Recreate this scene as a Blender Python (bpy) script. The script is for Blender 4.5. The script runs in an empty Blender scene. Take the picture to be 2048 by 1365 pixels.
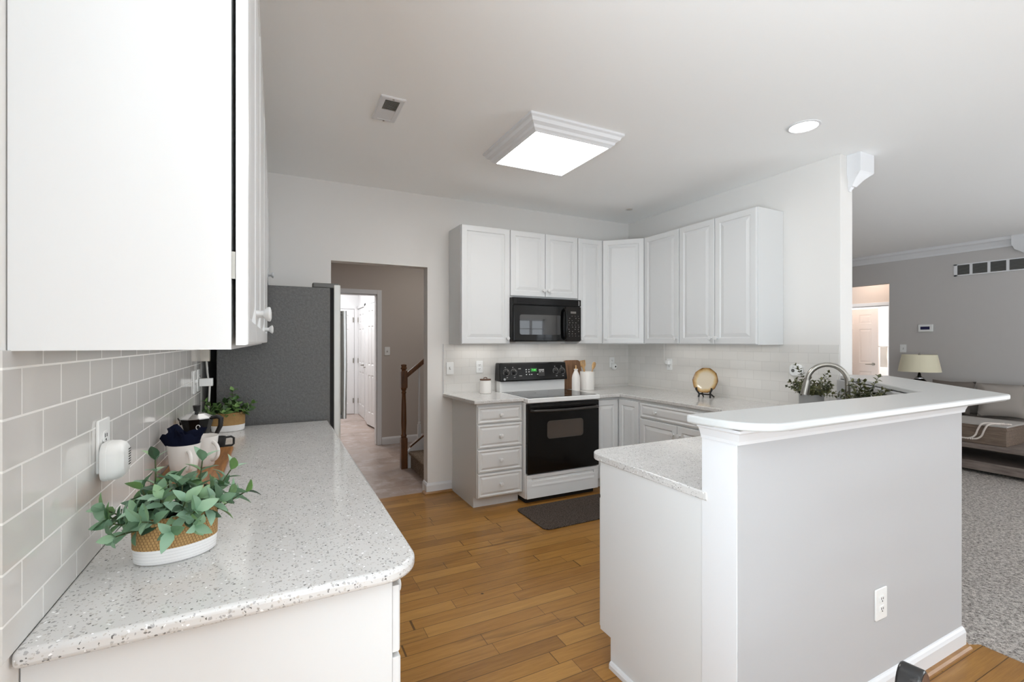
import bpy, bmesh, math, random
from mathutils import Vector, Matrix
random.seed(7)
PI = math.pi
S = bpy.context.scene
COL = S.collection
# ------------------------------------------------------------------ camera
CAMH = 1.40
F_PX = 936.0
YAW = math.radians(26.76)
cam_d = bpy.data.cameras.new('camera')
cam = bpy.data.objects.new('camera', cam_d)
COL.objects.link(cam)
cam_d.sensor_fit = 'HORIZONTAL'
cam_d.sensor_width = 36.0
cam_d.lens = 36.0 * F_PX / 2048.0
cam_d.clip_start = 0.03
cam_d.shift_y = 0.5 / 2048.0
cam.location = (0, 0, CAMH)
cam.rotation_euler = (PI / 2, 0, -YAW)
S.camera = cam
# ------------------------------------------------------------------ world, lights, exposure
S.view_settings.view_transform = 'Standard'
S.view_settings.look = 'None'
S.view_settings.gamma = 1.0
S.view_settings.use_curve_mapping = False
S.view_settings.exposure = 0.51
W = bpy.data.worlds.new('sky'); S.world = W
W.use_nodes = True
bg = W.node_tree.nodes['Background']
bg.inputs[0].default_value = (0.86, 0.93, 1.0, 1)
bg.inputs[1].default_value = 2.4
try:
    S.cycles.use_denoising = True
    S.cycles.max_bounces = 10
    S.cycles.diffuse_bounces = 8
    S.cycles.glossy_bounces = 4
    S.cycles.sample_clamp_indirect = 6.0
    S.cycles.caustics_reflective = False
    S.cycles.caustics_refractive = False
except Exception:
    pass


def area_light(name, loc, rot, sx, sy, power, color=(1, 1, 1)):
    ld = bpy.data.lights.new(name, 'AREA')
    ld.shape = 'RECTANGLE'; ld.size = sx; ld.size_y = sy
    ld.energy = power; ld.color = color
    o = bpy.data.objects.new(name, ld); COL.objects.link(o)
    o.location = loc; o.rotation_euler = rot
    return o


SKY = (0.80,0.912,1.0)
TU = math.radians(75)   # window lamps turned up to fill the ceiling, an added ground bounce
area_light('daylight_rear_window', (1.3, -6.25, 0.75), (PI / 2 + TU, 0, 0), 3.8, 2.0, 95, SKY)
area_light('daylight_side_door', (-2.25, -0.85, 0.80), (PI / 2 + TU, 0, -PI / 2), 2.0, 2.0, 300, SKY)
area_light('fill_family_room', (8.95, -2.6, 0.80), (PI / 2 + TU, 0, PI / 2), 3.6, 2.0, 150, (0.95, 0.97, 1.0))  # added source out of view, placed to light the ceiling but spare the half wall
area_light('fill_laundry', (0.75, 8.0, 2.6), (0, 0, 0), 0.6, 1.6, 32, (1, 1, 1))  # unseen overhead lamp added to brighten the laundry
area_light('fill_bathroom', (10.4, 4.6, 2.6), (0, 0, 0), 0.9, 0.9, 40, (1, 0.95, 0.9))  # unseen overhead lamp added to light the bathroom
area_light('fill_side_hall', (8.95, 4.45, 2.62), (0, 0, 0), 0.5, 0.5, 5, (1, 0.86, 0.75))  # weak warm fill added under the side hall ceiling
area_light('under_cabinet_lamp_right', (3.42, 2.95, 1.366), (0, 0, 0), 0.22, 1.2, 0.6, (1, 0.98, 0.95))
area_light('under_cabinet_fill_back', (2.80, 4.02, 1.366), (0, 0, 0), 0.25, 0.2, 0.18, (1, 0.98, 0.95))  # added fill to lift the shaded back tile
area_light('under_cabinet_lamp_range', (2.30, 3.95, 1.380), (0, 0, 0), 0.6, 0.2, 0.9, (1, 0.98, 0.95))
area_light('under_cabinet_fill_drawers', (1.69, 4.02, 1.366), (0, 0, 0), 0.4, 0.2, 0.4, (1, 0.98, 0.95))  # added fill for the tile and counter above the drawers
area_light('under_cabinet_fill_left', (-0.22, 1.95, 1.378), (0, 0, 0), 0.22, 1.8, 0.8, (1, 0.98, 0.95))  # added fill that brightens the left tile
area_light('fill_stair_hall', (1.9, 5.4, 2.68), (0, 0, 0), 0.4, 0.4, 7, (1, 0.97, 0.93))  # unseen lamp added to lift the dark stair hall


# ------------------------------------------------------------------ materials
def lin(c):
    c /= 255.0
    return c / 12.92 if c <= 0.04045 else ((c + 0.055) / 1.055) ** 2.4


def rgb(r, g, b):
    return (lin(r), lin(g), lin(b), 1.0)


class NT:
    """small helper round a material's node tree"""
    def __init__(self, name):
        self.m = bpy.data.materials.new(name)
        self.m.use_nodes = True
        self.t = self.m.node_tree
        self.b = self.t.nodes['Principled BSDF']

    def n(self, typ, **kw):
        nd = self.t.nodes.new(typ)
        for k, v in kw.items():
            if k in nd.inputs.keys():
                pass
            setattr(nd, k, v)
        return nd

    def l(self, a, b):
        self.t.links.new(a, b)

    def math(self, op, a, b=None):
        nd = self.n('ShaderNodeMath', operation=op)
        for i, v in enumerate((a, b)):
            if v is None:
                continue
            if isinstance(v, (int, float)):
                nd.inputs[i].default_value = v
            else:
                self.l(v, nd.inputs[i])
        return nd.outputs[0]

    def mix(self, fac, a, b):
        nd = self.n('ShaderNodeMix', data_type='RGBA')
        if isinstance(fac, (int, float)):
            nd.inputs[0].default_value = fac
        else:
            self.l(fac, nd.inputs[0])
        for i, v in ((6, a), (7, b)):
            if isinstance(v, tuple):
                nd.inputs[i].default_value = v
            else:
                self.l(v, nd.inputs[i])
        return nd.outputs[2]

    def ramp(self, fac, stops):
        nd = self.n('ShaderNodeValToRGB')
        e = nd.color_ramp.elements
        while len(e) < len(stops):
            e.new(0.5)
        for i, (p, c) in enumerate(stops):
            e[i].position = p; e[i].color = c
        self.l(fac, nd.inputs[0])
        return nd.outputs[0]

    def obj(self):
        return self.n('ShaderNodeTexCoord').outputs['Object']

    def pos(self):
        return self.n('ShaderNodeNewGeometry').outputs['Position']

    def sep(self, v):
        nd = self.n('ShaderNodeSeparateXYZ'); self.l(v, nd.inputs[0]); return nd.outputs

    def comb(self, x, y, z=0.0):
        nd = self.n('ShaderNodeCombineXYZ')
        for i, v in enumerate((x, y, z)):
            if isinstance(v, (int, float)):
                nd.inputs[i].default_value = v
            else:
                self.l(v, nd.inputs[i])
        return nd.outputs[0]

    def bump(self, h, strength=0.2, dist=0.01):
        nd = self.n('ShaderNodeBump')
        nd.inputs['Strength'].default_value = strength
        nd.inputs['Distance'].default_value = dist
        self.l(h, nd.inputs['Height'])
        self.l(nd.outputs[0], self.b.inputs['Normal'])

    def noise(self, vec, scale, detail=3.0, rough=0.5):
        nd = self.n('ShaderNodeTexNoise')
        nd.inputs['Scale'].default_value = scale
        nd.inputs['Detail'].default_value = detail
        nd.inputs['Roughness'].default_value = rough
        if vec is not None:
            self.l(vec, nd.inputs['Vector'])
        return nd.outputs[0]

    def col(self, c):
        if isinstance(c, tuple):
            self.b.inputs['Base Color'].default_value = c
        else:
            self.l(c, self.b.inputs['Base Color'])


def plain(name, c, rough=0.5, metal=0.0, spec=0.5, coat=0.0, nz=0.0, nscale=60):
    t = NT(name)
    t.col(c)
    t.b.inputs['Roughness'].default_value = rough
    t.b.inputs['Metallic'].default_value = metal
    t.b.inputs['Specular IOR Level'].default_value = spec
    t.b.inputs['Coat Weight'].default_value = coat
    if nz:
        t.bump(t.noise(t.obj(), nscale), nz, 0.002)
    return t.m


def emit(name, c, s, base=0.8):
    t = NT(name)
    t.col((base, base, base, 1))
    t.b.inputs['Emission Color'].default_value = c
    t.b.inputs['Emission Strength'].default_value = s
    return t.m


M = {}
M['wall'] = plain('wall_paint', rgb(225, 223, 220), 0.75, spec=0.2, nz=0.05, nscale=220)
M['wall_half_dimmed'] = plain('half_wall_paint_dimmed', rgb(183, 183, 184), 0.75, spec=0.2, nz=0.05, nscale=220)  # wall paint darkened to offset surplus light on this face
M['wall_dark'] = plain('hall_paint', rgb(190, 182, 175), 0.8, spec=0.2, nz=0.05, nscale=220)
M['wall_family'] = plain('family_room_paint', rgb(192, 189, 187), 0.8, spec=0.2, nz=0.05, nscale=220)
M['ceiling'] = plain('ceiling_paint', rgb(249, 250, 250), 0.85, spec=0.1)
M['trim'] = plain('trim_paint', rgb(221, 222, 224), 0.4, nz=0.02)
M['cab'] = plain('cabinet_laminate', rgb(216, 217, 217), 0.38, nz=0.02)
M['bar'] = plain('bar_laminate', rgb(194, 195, 194), 0.35, nz=0.02)
M['appl_white'] = plain('white_enamel', rgb(232, 233, 233), 0.25)
M['plastic'] = plain('white_plastic', rgb(232, 233, 232), 0.35)
M['plastic_cream'] = plain('cream_plastic', rgb(216, 208, 196), 0.4)
M['grey_plastic'] = plain('grey_plastic', rgb(95, 95, 92), 0.45)
M['black'] = plain('black_enamel', rgb(14, 13, 13), 0.14, spec=0.28)
M['black_glass'] = plain('black_glass', rgb(8, 8, 8), 0.05, spec=0.3)
M['black_matte'] = plain('black_plastic', rgb(24, 23, 23), 0.5)
M['oven_window'] = plain('oven_window_glass', rgb(78, 70, 64), 0.10, spec=0.5)
M['dark'] = plain('dark_gap', rgb(26, 25, 24), 0.8)
M['steel'] = plain('brushed_steel', rgb(190, 190, 188), 0.32, metal=1.0, nz=0.03, nscale=300)
M['steel_light'] = plain('stainless_door_edge', rgb(196, 196, 192), 0.42, metal=0.35)
M['nickel'] = plain('brushed_nickel', rgb(168, 165, 158), 0.28, metal=1.0)
M['chrome'] = plain('chrome', rgb(220, 220, 220), 0.12, metal=1.0)
M['ceramic'] = plain('white_ceramic', rgb(232, 229, 225), 0.25)
M['lid_wood'] = plain('dark_lid_wood', rgb(92, 62, 44), 0.5)
M['navy'] = plain('navy_cloth', rgb(17, 22, 42), 0.9, spec=0.1, nz=0.4, nscale=500)
M['cordw'] = plain('white_cord', rgb(222, 220, 216), 0.5)
M['stem'] = plain('plant_stem', rgb(66, 76, 44), 0.7)
M['lampshade'] = plain('lamp_shade_linen', rgb(232, 226, 200), 0.8)
M['sofa'] = plain('sofa_linen', rgb(150, 143, 137), 0.9, spec=0.1, nz=0.3, nscale=500)
M['pillow'] = plain('pillow_taupe', rgb(112, 104, 98), 0.9, spec=0.1, nz=0.3, nscale=500)
M['towel'] = plain('white_towel', rgb(240, 238, 232), 0.9, spec=0.1, nz=0.3, nscale=300)
M['bead'] = plain('pale_wood_bead', rgb(214, 204, 196), 0.6)
M['granite'] = plain('brown_granite', rgb(150, 124, 106), 0.3, nz=0.1, nscale=200)
M['door_paint'] = plain('door_paint', rgb(236, 230, 226), 0.45)
M['screen'] = plain('thermostat_screen', rgb(40, 40, 78), 0.2)
M['white_mark'] = plain('white_marking', rgb(214, 214, 212), 0.5)
M['green_digits'] = emit('green_digits', (0.10, 1.0, 0.12, 1), 1.2, 0.02)
M['green_panel'] = emit('green_display', (0.02, 0.22, 0.03, 1), 0.30, 0.02)
M['fixture'] = emit('light_panel', (1.0, 0.99, 0.97, 1), 11)
M['can'] = emit('can_lamp', (1.0, 0.98, 0.95, 1), 6.0)


def quartz():
    t = NT('quartz')
    p = t.pos()
    base = t.mix(t.noise(p, 9, 3), rgb(200, 198, 196), rgb(214, 213, 211))
    for sc, thr, sel, c, k in ((130, 0.30, 0.50, rgb(160, 158, 157), 0.85), (160, 0.25, 0.66, rgb(96, 94, 92), 0.9),
                               (200, 0.33, 0.55, rgb(178, 172, 164), 0.7), (120, 0.24, 0.80, rgb(248, 248, 248), 0.9)):
        warp = t.n('ShaderNodeVectorMath', operation='ADD')
        nz = t.n('ShaderNodeTexNoise'); nz.inputs['Scale'].default_value = 140; t.l(p, nz.inputs['Vector'])
        sc_n = t.n('ShaderNodeVectorMath', operation='SCALE'); sc_n.inputs['Scale'].default_value = 0.010
        t.l(nz.outputs['Color'], sc_n.inputs[0])
        t.l(p, warp.inputs[0]); t.l(sc_n.outputs[0], warp.inputs[1])
        v = t.n('ShaderNodeTexVoronoi'); v.inputs['Scale'].default_value = sc
        t.l(warp.outputs[0], v.inputs['Vector'])
        cs = t.n('ShaderNodeSeparateColor'); t.l(v.outputs['Color'], cs.inputs[0])
        near = t.math('LESS_THAN', v.outputs['Distance'], t.math('MULTIPLY', cs.outputs[1], thr * 1.5))
        pick = t.math('GREATER_THAN', cs.outputs[0], sel)
        f = t.math('MULTIPLY', t.math('MULTIPLY', near, pick), k)
        base = t.mix(f, base, c)
    t.col(base)
    t.b.inputs['Roughness'].default_value = 0.12
    t.b.inputs['Specular IOR Level'].default_value = 0.45
    return t.m


M['quartz'] = quartz()


def tile(name, axis, phase_u, phase_z, row, width, tile_a, tile_b, grout, mortar, rough, bump):
    t = NT(name)
    s = t.sep(t.pos())
    v = t.comb(t.math('SUBTRACT', s[axis], phase_u), t.math('SUBTRACT', s[2], phase_z))
    b = t.n('ShaderNodeTexBrick')
    b.offset = 0.5; b.offset_frequency = 2
    b.inputs['Scale'].default_value = 1.0
    b.inputs['Brick Width'].default_value = width
    b.inputs['Row Height'].default_value = row
    b.inputs['Mortar Size'].default_value = mortar
    b.inputs['Mortar Smooth'].default_value = 0.15
    b.inputs['Color1'].default_value = tile_a
    b.inputs['Color2'].default_value = tile_b
    b.inputs['Mortar'].default_value = grout
    t.l(v, b.inputs['Vector'])
    t.col(b.outputs['Color'])
    t.l(t.math('ADD', t.math('MULTIPLY', b.outputs['Fac'], 0.5), rough), t.b.inputs['Roughness'])
    h = t.math('ADD', t.math('SUBTRACT', 1.0, b.outputs['Fac']), t.math('MULTIPLY', t.noise(t.pos(), 14, 2), 0.35))
    t.bump(h, bump, 0.002)
    return t.m


M['tile_left'] = tile('grey_subway_tile', 1, 0.100, 0.892, 0.0777, 0.155, rgb(206, 204, 201), rgb(212, 210, 207), rgb(234, 233, 230), 0.0021, 0.07, 0.35)
M['tile_back'] = tile('white_subway_tile', 0, 0.05, 1.312 - 0.0777 * 6, 0.0777, 0.152, rgb(212, 210, 206), rgb(218, 216, 212), rgb(194, 192, 188), 0.0015, 0.10, 0.3)
M['tile_right'] = tile('white_subway_tile_side', 1, 0.02, 1.312 - 0.0777 * 6, 0.0777, 0.152, rgb(214, 212, 208), rgb(220, 218, 214), rgb(196, 194, 190), 0.0015, 0.10, 0.3)


def planks():
    t = NT('oak_planks')
    s = t.sep(t.pos())
    w, L = 0.086, 0.62
    yr = t.math('DIVIDE', s[1], w)
    row = t.math('FLOOR', yr)
    wn = t.n('ShaderNodeTexWhiteNoise', noise_dimensions='1D'); t.l(row, wn.inputs['W'])
    xs = t.math('ADD', t.math('DIVIDE', s[0], L), t.math('MULTIPLY', wn.outputs['Value'], 7.3))
    # uneven lengths: warp the running coordinate
    xs = t.math('ADD', xs, t.math('MULTIPLY', t.math('SINE', t.math('ADD', t.math('MULTIPLY', xs, 3.1), t.math('MULTIPLY', row, 1.7))), 0.22))
    xi = t.math('FLOOR', xs)
    wn2 = t.n('ShaderNodeTexWhiteNoise', noise_dimensions='2D'); t.l(t.comb(row, xi), wn2.inputs['Vector'])
    tone = t.ramp(wn2.outputs['Value'], [(0.0, rgb(120, 80, 35)), (0.2, rgb(146, 102, 46)), (0.45, rgb(170, 124, 61)), (0.7, rgb(156, 108, 47)), (0.9, rgb(184, 138, 72)), (1.0, rgb(132, 86, 36))])
    # grain, stretched along the board, shifted per board
    g = t.comb(t.math('ADD', t.math('MULTIPLY', s[0], 2.2), t.math('MULTIPLY', wn2.outputs['Value'], 40)), t.math('MULTIPLY', s[1], 26), 0.0)
    grain = t.noise(g, 1.6, 6, 0.62)
    fine = t.noise(t.comb(t.math('MULTIPLY', s[0], 6), t.math('MULTIPLY', s[1], 160), 0.0), 1.4, 3, 0.6)
    c = t.mix(t.math('MULTIPLY', t.math('GREATER_THAN', grain, -1), 0.36), tone, t.ramp(grain, [(0.28, rgb(104, 66, 28)), (0.5, rgb(156, 110, 51)), (0.72, rgb(190, 144, 75))]))
    c = t.mix(0.18, c, t.ramp(fine, [(0.3, rgb(102, 64, 26)), (0.7, rgb(190, 146, 80))]))
    streak = t.ramp(t.noise(t.comb(t.math('MULTIPLY', s[0], 1.5), t.math('MULTIPLY', s[1], 11), 3.0), 1.2, 3, 0.5), [(0.60, (0, 0, 0, 1)), (0.70, (1, 1, 1, 1))])
    c = t.mix(t.math('MULTIPLY', streak, 0.45), c, rgb(84, 52, 22))
    kn = t.n('ShaderNodeTexVoronoi'); kn.inputs['Scale'].default_value = 2.6; t.l(t.pos(), kn.inputs['Vector'])
    c = t.mix(t.math('MULTIPLY', t.math('LESS_THAN', kn.outputs['Distance'], 0.028), 0.8), c, rgb(54, 34, 17))
    fy = t.math('FRACT', yr); fx = t.math('FRACT', xs)
    ey = t.math('LESS_THAN', t.math('MINIMUM', fy, t.math('SUBTRACT', 1.0, fy)), 0.020)
    ex = t.math('LESS_THAN', t.math('MINIMUM', fx, t.math('SUBTRACT', 1.0, fx)), 0.0030)
    gap = t.math('MAXIMUM', ey, ex)
    c = t.mix(t.math('MULTIPLY', gap, 0.8), c, rgb(66, 42, 19))
    t.col(c)
    t.b.inputs['Roughness'].default_value = 0.30
    t.b.inputs['Specular IOR Level'].default_value = 0.4
    t.bump(t.math('ADD', t.math('SUBTRACT', 1.0, gap), t.math('MULTIPLY', grain, 0.15)), 0.25, 0.001)
    return t.m


M['planks'] = planks()


def vinyl():
    t = NT('hall_vinyl_tile')
    s = t.sep(t.pos())
    b = t.n('ShaderNodeTexBrick'); b.offset = 0.5
    b.inputs['Scale'].default_value = 1.0
    b.inputs['Brick Width'].default_value = 0.42; b.inputs['Row Height'].default_value = 0.30
    b.inputs['Mortar Size'].default_value = 0.003
    b.inputs['Color1'].default_value = rgb(150, 130, 120); b.inputs['Color2'].default_value = rgb(176, 158, 148)
    b.inputs['Mortar'].default_value = rgb(170, 156, 146)
    t.l(t.comb(s[0], s[1]), b.inputs['Vector'])
    n1 = t.noise(t.pos(), 5, 6, 0.65)
    c = t.mix(t.ramp(n1, [(0.40, (0, 0, 0, 1)), (0.62, (1, 1, 1, 1))]), b.outputs['Color'], t.mix(n1, rgb(112, 92, 82), rgb(212, 198, 190)))
    t.col(c); t.b.inputs['Roughness'].default_value = 0.26
    return t.m


M['vinyl'] = vinyl()


def carpet(name, a, b, sc=70):
    t = NT(name)
    p = t.pos()
    n1 = t.noise(p, sc, 4, 0.7); n2 = t.noise(p, sc * 3.2, 2, 0.6)
    f = t.math('ADD', t.math('MULTIPLY', n1, 0.6), t.math('MULTIPLY', n2, 0.4))
    t.col(t.ramp(f, [(0.38, a), (0.62, b)]))
    t.b.inputs['Roughness'].default_value = 1.0
    t.b.inputs['Specular IOR Level'].default_value = 0.05
    t.bump(f, 1.0, 0.02)
    return t.m


M['carpet'] = carpet('grey_carpet', rgb(108, 101, 96), rgb(236, 229, 222), 62)
M['stair_carpet'] = carpet('stair_carpet', rgb(98, 82, 68), rgb(186, 168, 150), 80)
M['mat'] = carpet('dark_mat', rgb(52, 44, 40), rgb(128, 116, 108), 110)


def woody(name, a, b, sx=3, sy=40, sz=40, rough=0.45):
    t = NT(name)
    s = t.sep(t.obj())
    v = t.comb(t.math('MULTIPLY', s[0], sx), t.math('MULTIPLY', s[1], sy), t.math('MULTIPLY', s[2], sz))
    t.col(t.ramp(t.noise(v, 1.6, 5, 0.6), [(0.3, a), (0.7, b)]))
    t.b.inputs['Roughness'].default_value = rough
    return t.m


M['stair_wood'] = woody('stained_oak', rgb(70, 42, 20), rgb(116, 74, 40), 20, 20, 3, 0.35)
M['board_wood'] = woody('cutting_board_wood', rgb(112, 70, 34), rgb(176, 122, 66), 60, 5, 20, 0.4)
M['paddle_wood'] = woody('walnut_board_wood', rgb(88, 62, 42), rgb(140, 104, 76), 50, 20, 4, 0.5)
M['spoon_wood'] = woody('beech_wood', rgb(176, 136, 88), rgb(212, 174, 124), 40, 40, 6, 0.5)
M['grey_wood'] = woody('weathered_wood', rgb(92, 80, 74), rgb(134, 122, 114), 30, 3, 30, 0.6)
M['crate_wood'] = woody('brown_crate_wood', rgb(92, 78, 66), rgb(128, 110, 96), 30, 4, 30, 0.6)
M['shoe'] = woody('shoe_moulding_wood', rgb(138, 98, 56), rgb(166, 124, 76), 6, 6, 30, 0.35)
M['crate_top'] = plain('pale_crate_top', rgb(170, 165, 160), 0.5)


def basket_mat():
    t = NT('woven_basket')
    s = t.sep(t.obj())
    ang = t.math('ARCTAN2', s[1], s[0])
    u = t.math('MULTIPLY', ang, 11.0); z = t.math('MULTIPLY', s[2], 165)
    # twill: short dashes stepping diagonally
    row = t.math('FLOOR', z)
    d = t.math('FRACT', t.math('ADD', t.math('MULTIPLY', u, 0.9), t.math('MULTIPLY', row, 0.36)))
    rz = t.math('FRACT', z)
    dark = t.math('MAXIMUM', t.math('LESS_THAN', d, 0.22), t.math('MULTIPLY', t.math('LESS_THAN', rz, 0.20), 0.55))
    c = t.mix(t.math('MULTIPLY', dark, 0.75), t.mix(t.noise(t.obj(), 60), rgb(166, 128, 78), rgb(190, 154, 100)), rgb(96, 66, 34))
    isw = t.math('LESS_THAN', s[2], 0.034)
    wrow = t.math('LESS_THAN', t.math('FRACT', t.math('MULTIPLY', s[2], 150)), 0.18)
    cw = t.mix(t.math('MULTIPLY', wrow, 0.35), rgb(238, 237, 236), rgb(190, 190, 190))
    t.col(t.mix(isw, c, cw))
    t.b.inputs['Roughness'].default_value = 0.75
    t.bump(t.math('SUBTRACT', 1.0, dark), 0.7, 0.003)
    return t.m


M['basket'] = basket_mat()


def leaf(name, cols, rough=0.45):
    t = NT(name)
    g = t.n('ShaderNodeNewGeometry')
    t.col(t.ramp(g.outputs['Random Per Island'], [(i / (len(cols) - 1), c) for i, c in enumerate(cols)]))
    t.b.inputs['Roughness'].default_value = rough
    return t.m


M['leaf'] = leaf('sage_leaves', [rgb(46, 70, 52), rgb(92, 126, 92), rgb(122, 156, 128), rgb(146, 178, 154), rgb(112, 148, 82), rgb(160, 190, 166)])
M['leaf2'] = leaf('green_leaves', [rgb(34, 54, 30), rgb(66, 100, 48), rgb(92, 126, 62), rgb(116, 150, 84), rgb(48, 66, 52)])
M['leaf_box'] = leaf('boxwood_leaves', [rgb(46, 48, 28), rgb(78, 80, 46), rgb(104, 104, 66), rgb(62, 70, 38)])


def fridge_side():
    t = NT('textured_grey_steel')
    t.col(t.ramp(t.noise(t.obj(), 70, 5, 0.75), [(0.36, rgb(86, 86, 85)), (0.64, rgb(104, 104, 103))]))  # mottled tone paints the sheen of the textured steel into its colour
    t.b.inputs['Roughness'].default_value = 0.36
    t.b.inputs['Metallic'].default_value = 0.25
    t.bump(t.noise(t.obj(), 95, 4, 0.7), 0.9, 0.004)
    return t.m


M['fridge_side'] = fridge_side()


def plate_mat():
    t = NT('glazed_plate')
    s = t.sep(t.obj())
    r = t.math('SQRT', t.math('ADD', t.math('MULTIPLY', s[0], s[0]), t.math('MULTIPLY', s[1], s[1])))
    rr = t.math('ADD', t.math('DIVIDE', r, 0.114), t.math('MULTIPLY', t.math('SUBTRACT', t.noise(t.obj(), 22, 4), 0.5), 0.3))
    t.col(t.ramp(rr, [(0.62, rgb(214, 202, 180)), (0.78, rgb(202, 176, 130)), (0.93, rgb(164, 124, 72)), (1.05, rgb(100, 70, 38))]))
    t.b.inputs['Roughness'].default_value = 0.12
    return t.m


M['plate'] = plate_mat()


def chair_mat():
    t = NT('worn_black_paint')
    n = t.noise(t.obj(), 18, 4)
    t.col(t.ramp(n, [(0.0, rgb(24, 23, 23)), (0.66, rgb(30, 29, 29)), (0.74, rgb(70, 66, 62))]))
    t.b.inputs['Roughness'].default_value = 0.22
    return t.m


M['chair'] = chair_mat()
M['chair_brown'] = woody('worn_brown_wood', rgb(70, 46, 32), rgb(108, 76, 54), 10, 10, 5, 0.5)


# ------------------------------------------------------------------ mesh helpers
class B:
    def __init__(self):
        self.m = bmesh.new()

    def face(self, pts):
        vs = [self.m.verts.new(p) for p in pts]
        return self.m.faces.new(vs)

    def box(self, x0, y0, z0, x1, y1, z1, mtx=None):
        c = [(x0, y0, z0), (x1, y0, z0), (x1, y1, z0), (x0, y1, z0), (x0, y0, z1), (x1, y0, z1), (x1, y1, z1), (x0, y1, z1)]
        v = [self.m.verts.new(mtx @ Vector(p) if mtx else p) for p in c]
        for f in ((0, 3, 2, 1), (4, 5, 6, 7), (0, 1, 5, 4), (1, 2, 6, 5), (2, 3, 7, 6), (3, 0, 4, 7)):
            self.m.faces.new([v[i] for i in f])
        return self

    def prism(self, poly, z0, z1, mtx=None):
        """poly in plan, extruded in z; mtx maps the result elsewhere"""
        a = sum(poly[i][0] * poly[(i + 1) % len(poly)][1] - poly[(i + 1) % len(poly)][0] * poly[i][1] for i in range(len(poly)))
        if a < 0:
            poly = poly[::-1]
        g = (lambda p: mtx @ Vector(p)) if mtx else (lambda p: p)
        lo = [self.m.verts.new(g((x, y, z0))) for x, y in poly]
        hi = [self.m.verts.new(g((x, y, z1))) for x, y in poly]
        n = len(poly)
        self.m.faces.new(lo[::-1]); self.m.faces.new(hi)
        for i in range(n):
            j = (i + 1) % n
            self.m.faces.new([lo[i], lo[j], hi[j], hi[i]])
        return self

    def loft(self, rings, close=True, cap0=True, cap1=True):
        vr = [[self.m.verts.new(p) for p in r] for r in rings]
        n = len(vr[0])
        for a, b in zip(vr[:-1], vr[1:]):
            for i in range(n if close else n - 1):
                j = (i + 1) % n
                self.m.faces.new([a[i], a[j], b[j], b[i]])
        if cap0:
            self.m.faces.new(vr[0][::-1])
        if cap1:
            self.m.faces.new(vr[-1])
        return self

    def lathe(self, prof, c=(0, 0, 0), n=24, mtx=None, cap=True, sx=1.0, sy=1.0):
        """prof: list of (radius, z)"""
        rings = []
        for r, z in prof:
            ring = []
            for i in range(n):
                a = 2 * PI * i / n
                p = Vector((c[0] + r * sx * math.cos(a), c[1] + r * sy * math.sin(a), c[2] + z))
                ring.append(mtx @ p if mtx else p)
            rings.append(ring)
        return self.loft(rings, True, cap, cap)

    def tube(self, pts, r, n=10, closed=False):
        pts = [Vector(p) for p in pts]
        rs = r if isinstance(r, (list, tuple)) else [r] * len(pts)
        rings = []
        up = Vector((0, 0, 1))
        prev = None
        for i, p in enumerate(pts):
            t = (pts[min(i + 1, len(pts) - 1)] - pts[max(i - 1, 0)]).normalized()
            if prev is None:
                a = t.cross(up)
                if a.length < 1e-3:
                    a = t.cross(Vector((1, 0, 0)))
                a.normalize()
            else:
                a = (prev - t * prev.dot(t))
                if a.length < 1e-4:
                    a = t.cross(up)
                a.normalize()
            prev = a
            b = t.cross(a)
            rings.append([p + (a * math.cos(2 * PI * k / n) + b * math.sin(2 * PI * k / n)) * rs[i] for k in range(n)])
        return self.loft(rings)

    def sweep(self, path, prof, closed=False):
        """path in plan; prof of (offset to the right of travel, z), a closed section"""
        P = [Vector((p[0], p[1])) for p in path]
        n = len(P)
        rings = []
        for i in range(n):
            if closed:
                d0 = (P[i] - P[i - 1]).normalized(); d1 = (P[(i + 1) % n] - P[i]).normalized()
            else:
                d0 = (P[i] - P[i - 1]).normalized() if i > 0 else (P[1] - P[0]).normalized()
                d1 = (P[i + 1] - P[i]).normalized() if i < n - 1 else d0
            n0 = Vector((d0.y, -d0.x)); n1 = Vector((d1.y, -d1.x))
            m = (n0 + n1)
            m = m / max(m.dot(n0), 0.2) if m.length > 1e-6 else n0
            rings.append([(P[i].x + m.x * o, P[i].y + m.y * o, z) for o, z in prof])
        if closed:
            rings.append(rings[0])
            return self.loft(rings, True, False, False)
        return self.loft(rings, True)

    def ball(self, c, r, n=12, sz=1.0):
        prof = [(r * math.sin(PI * k / n) + 1e-5, -r * sz * math.cos(PI * k / n)) for k in range(n + 1)]
        return self.lathe(prof, c, n + 4)

    def obj(self, name, mat, parent=None, smooth=False, bevel=0.0, loc=None, seg=2, weld=False, angle=40):
        if weld:
            bmesh.ops.remove_doubles(self.m, verts=self.m.verts, dist=1e-5)
        bmesh.ops.recalc_face_normals(self.m, faces=self.m.faces)
        me = bpy.data.meshes.new(name)
        self.m.to_mesh(me); self.m.free()
        me.materials.append(M[mat] if isinstance(mat, str) else mat)
        o = bpy.data.objects.new(name, me)
        COL.objects.link(o)
        if parent:
            o.parent = parent
        if loc:
            o.location = loc
        if bevel:
            md = o.modifiers.new('edge', 'BEVEL'); md.width = bevel; md.segments = seg
            md.limit_method = 'ANGLE'; md.angle_limit = math.radians(angle)
            md.harden_normals = False
        if smooth or bevel:
            for p in me.polygons:
                p.use_smooth = True
            try:
                me.set_sharp_from_angle(angle=math.radians(38))
            except Exception:
                pass
        return o


def tag(o, label, cat, group=None, kind=None):
    o['label'] = label; o['category'] = cat
    if group:
        o['group'] = group
    if kind:
        o['kind'] = kind
    return o


def thing(name, label, cat, loc=(0, 0, 0), rz=0.0, group=None):
    o = bpy.data.objects.new(name, None)
    o.empty_display_size = 0.05
    COL.objects.link(o)
    o.location = loc; o.rotation_euler = (0, 0, rz)
    return tag(o, label, cat, group)


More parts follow.
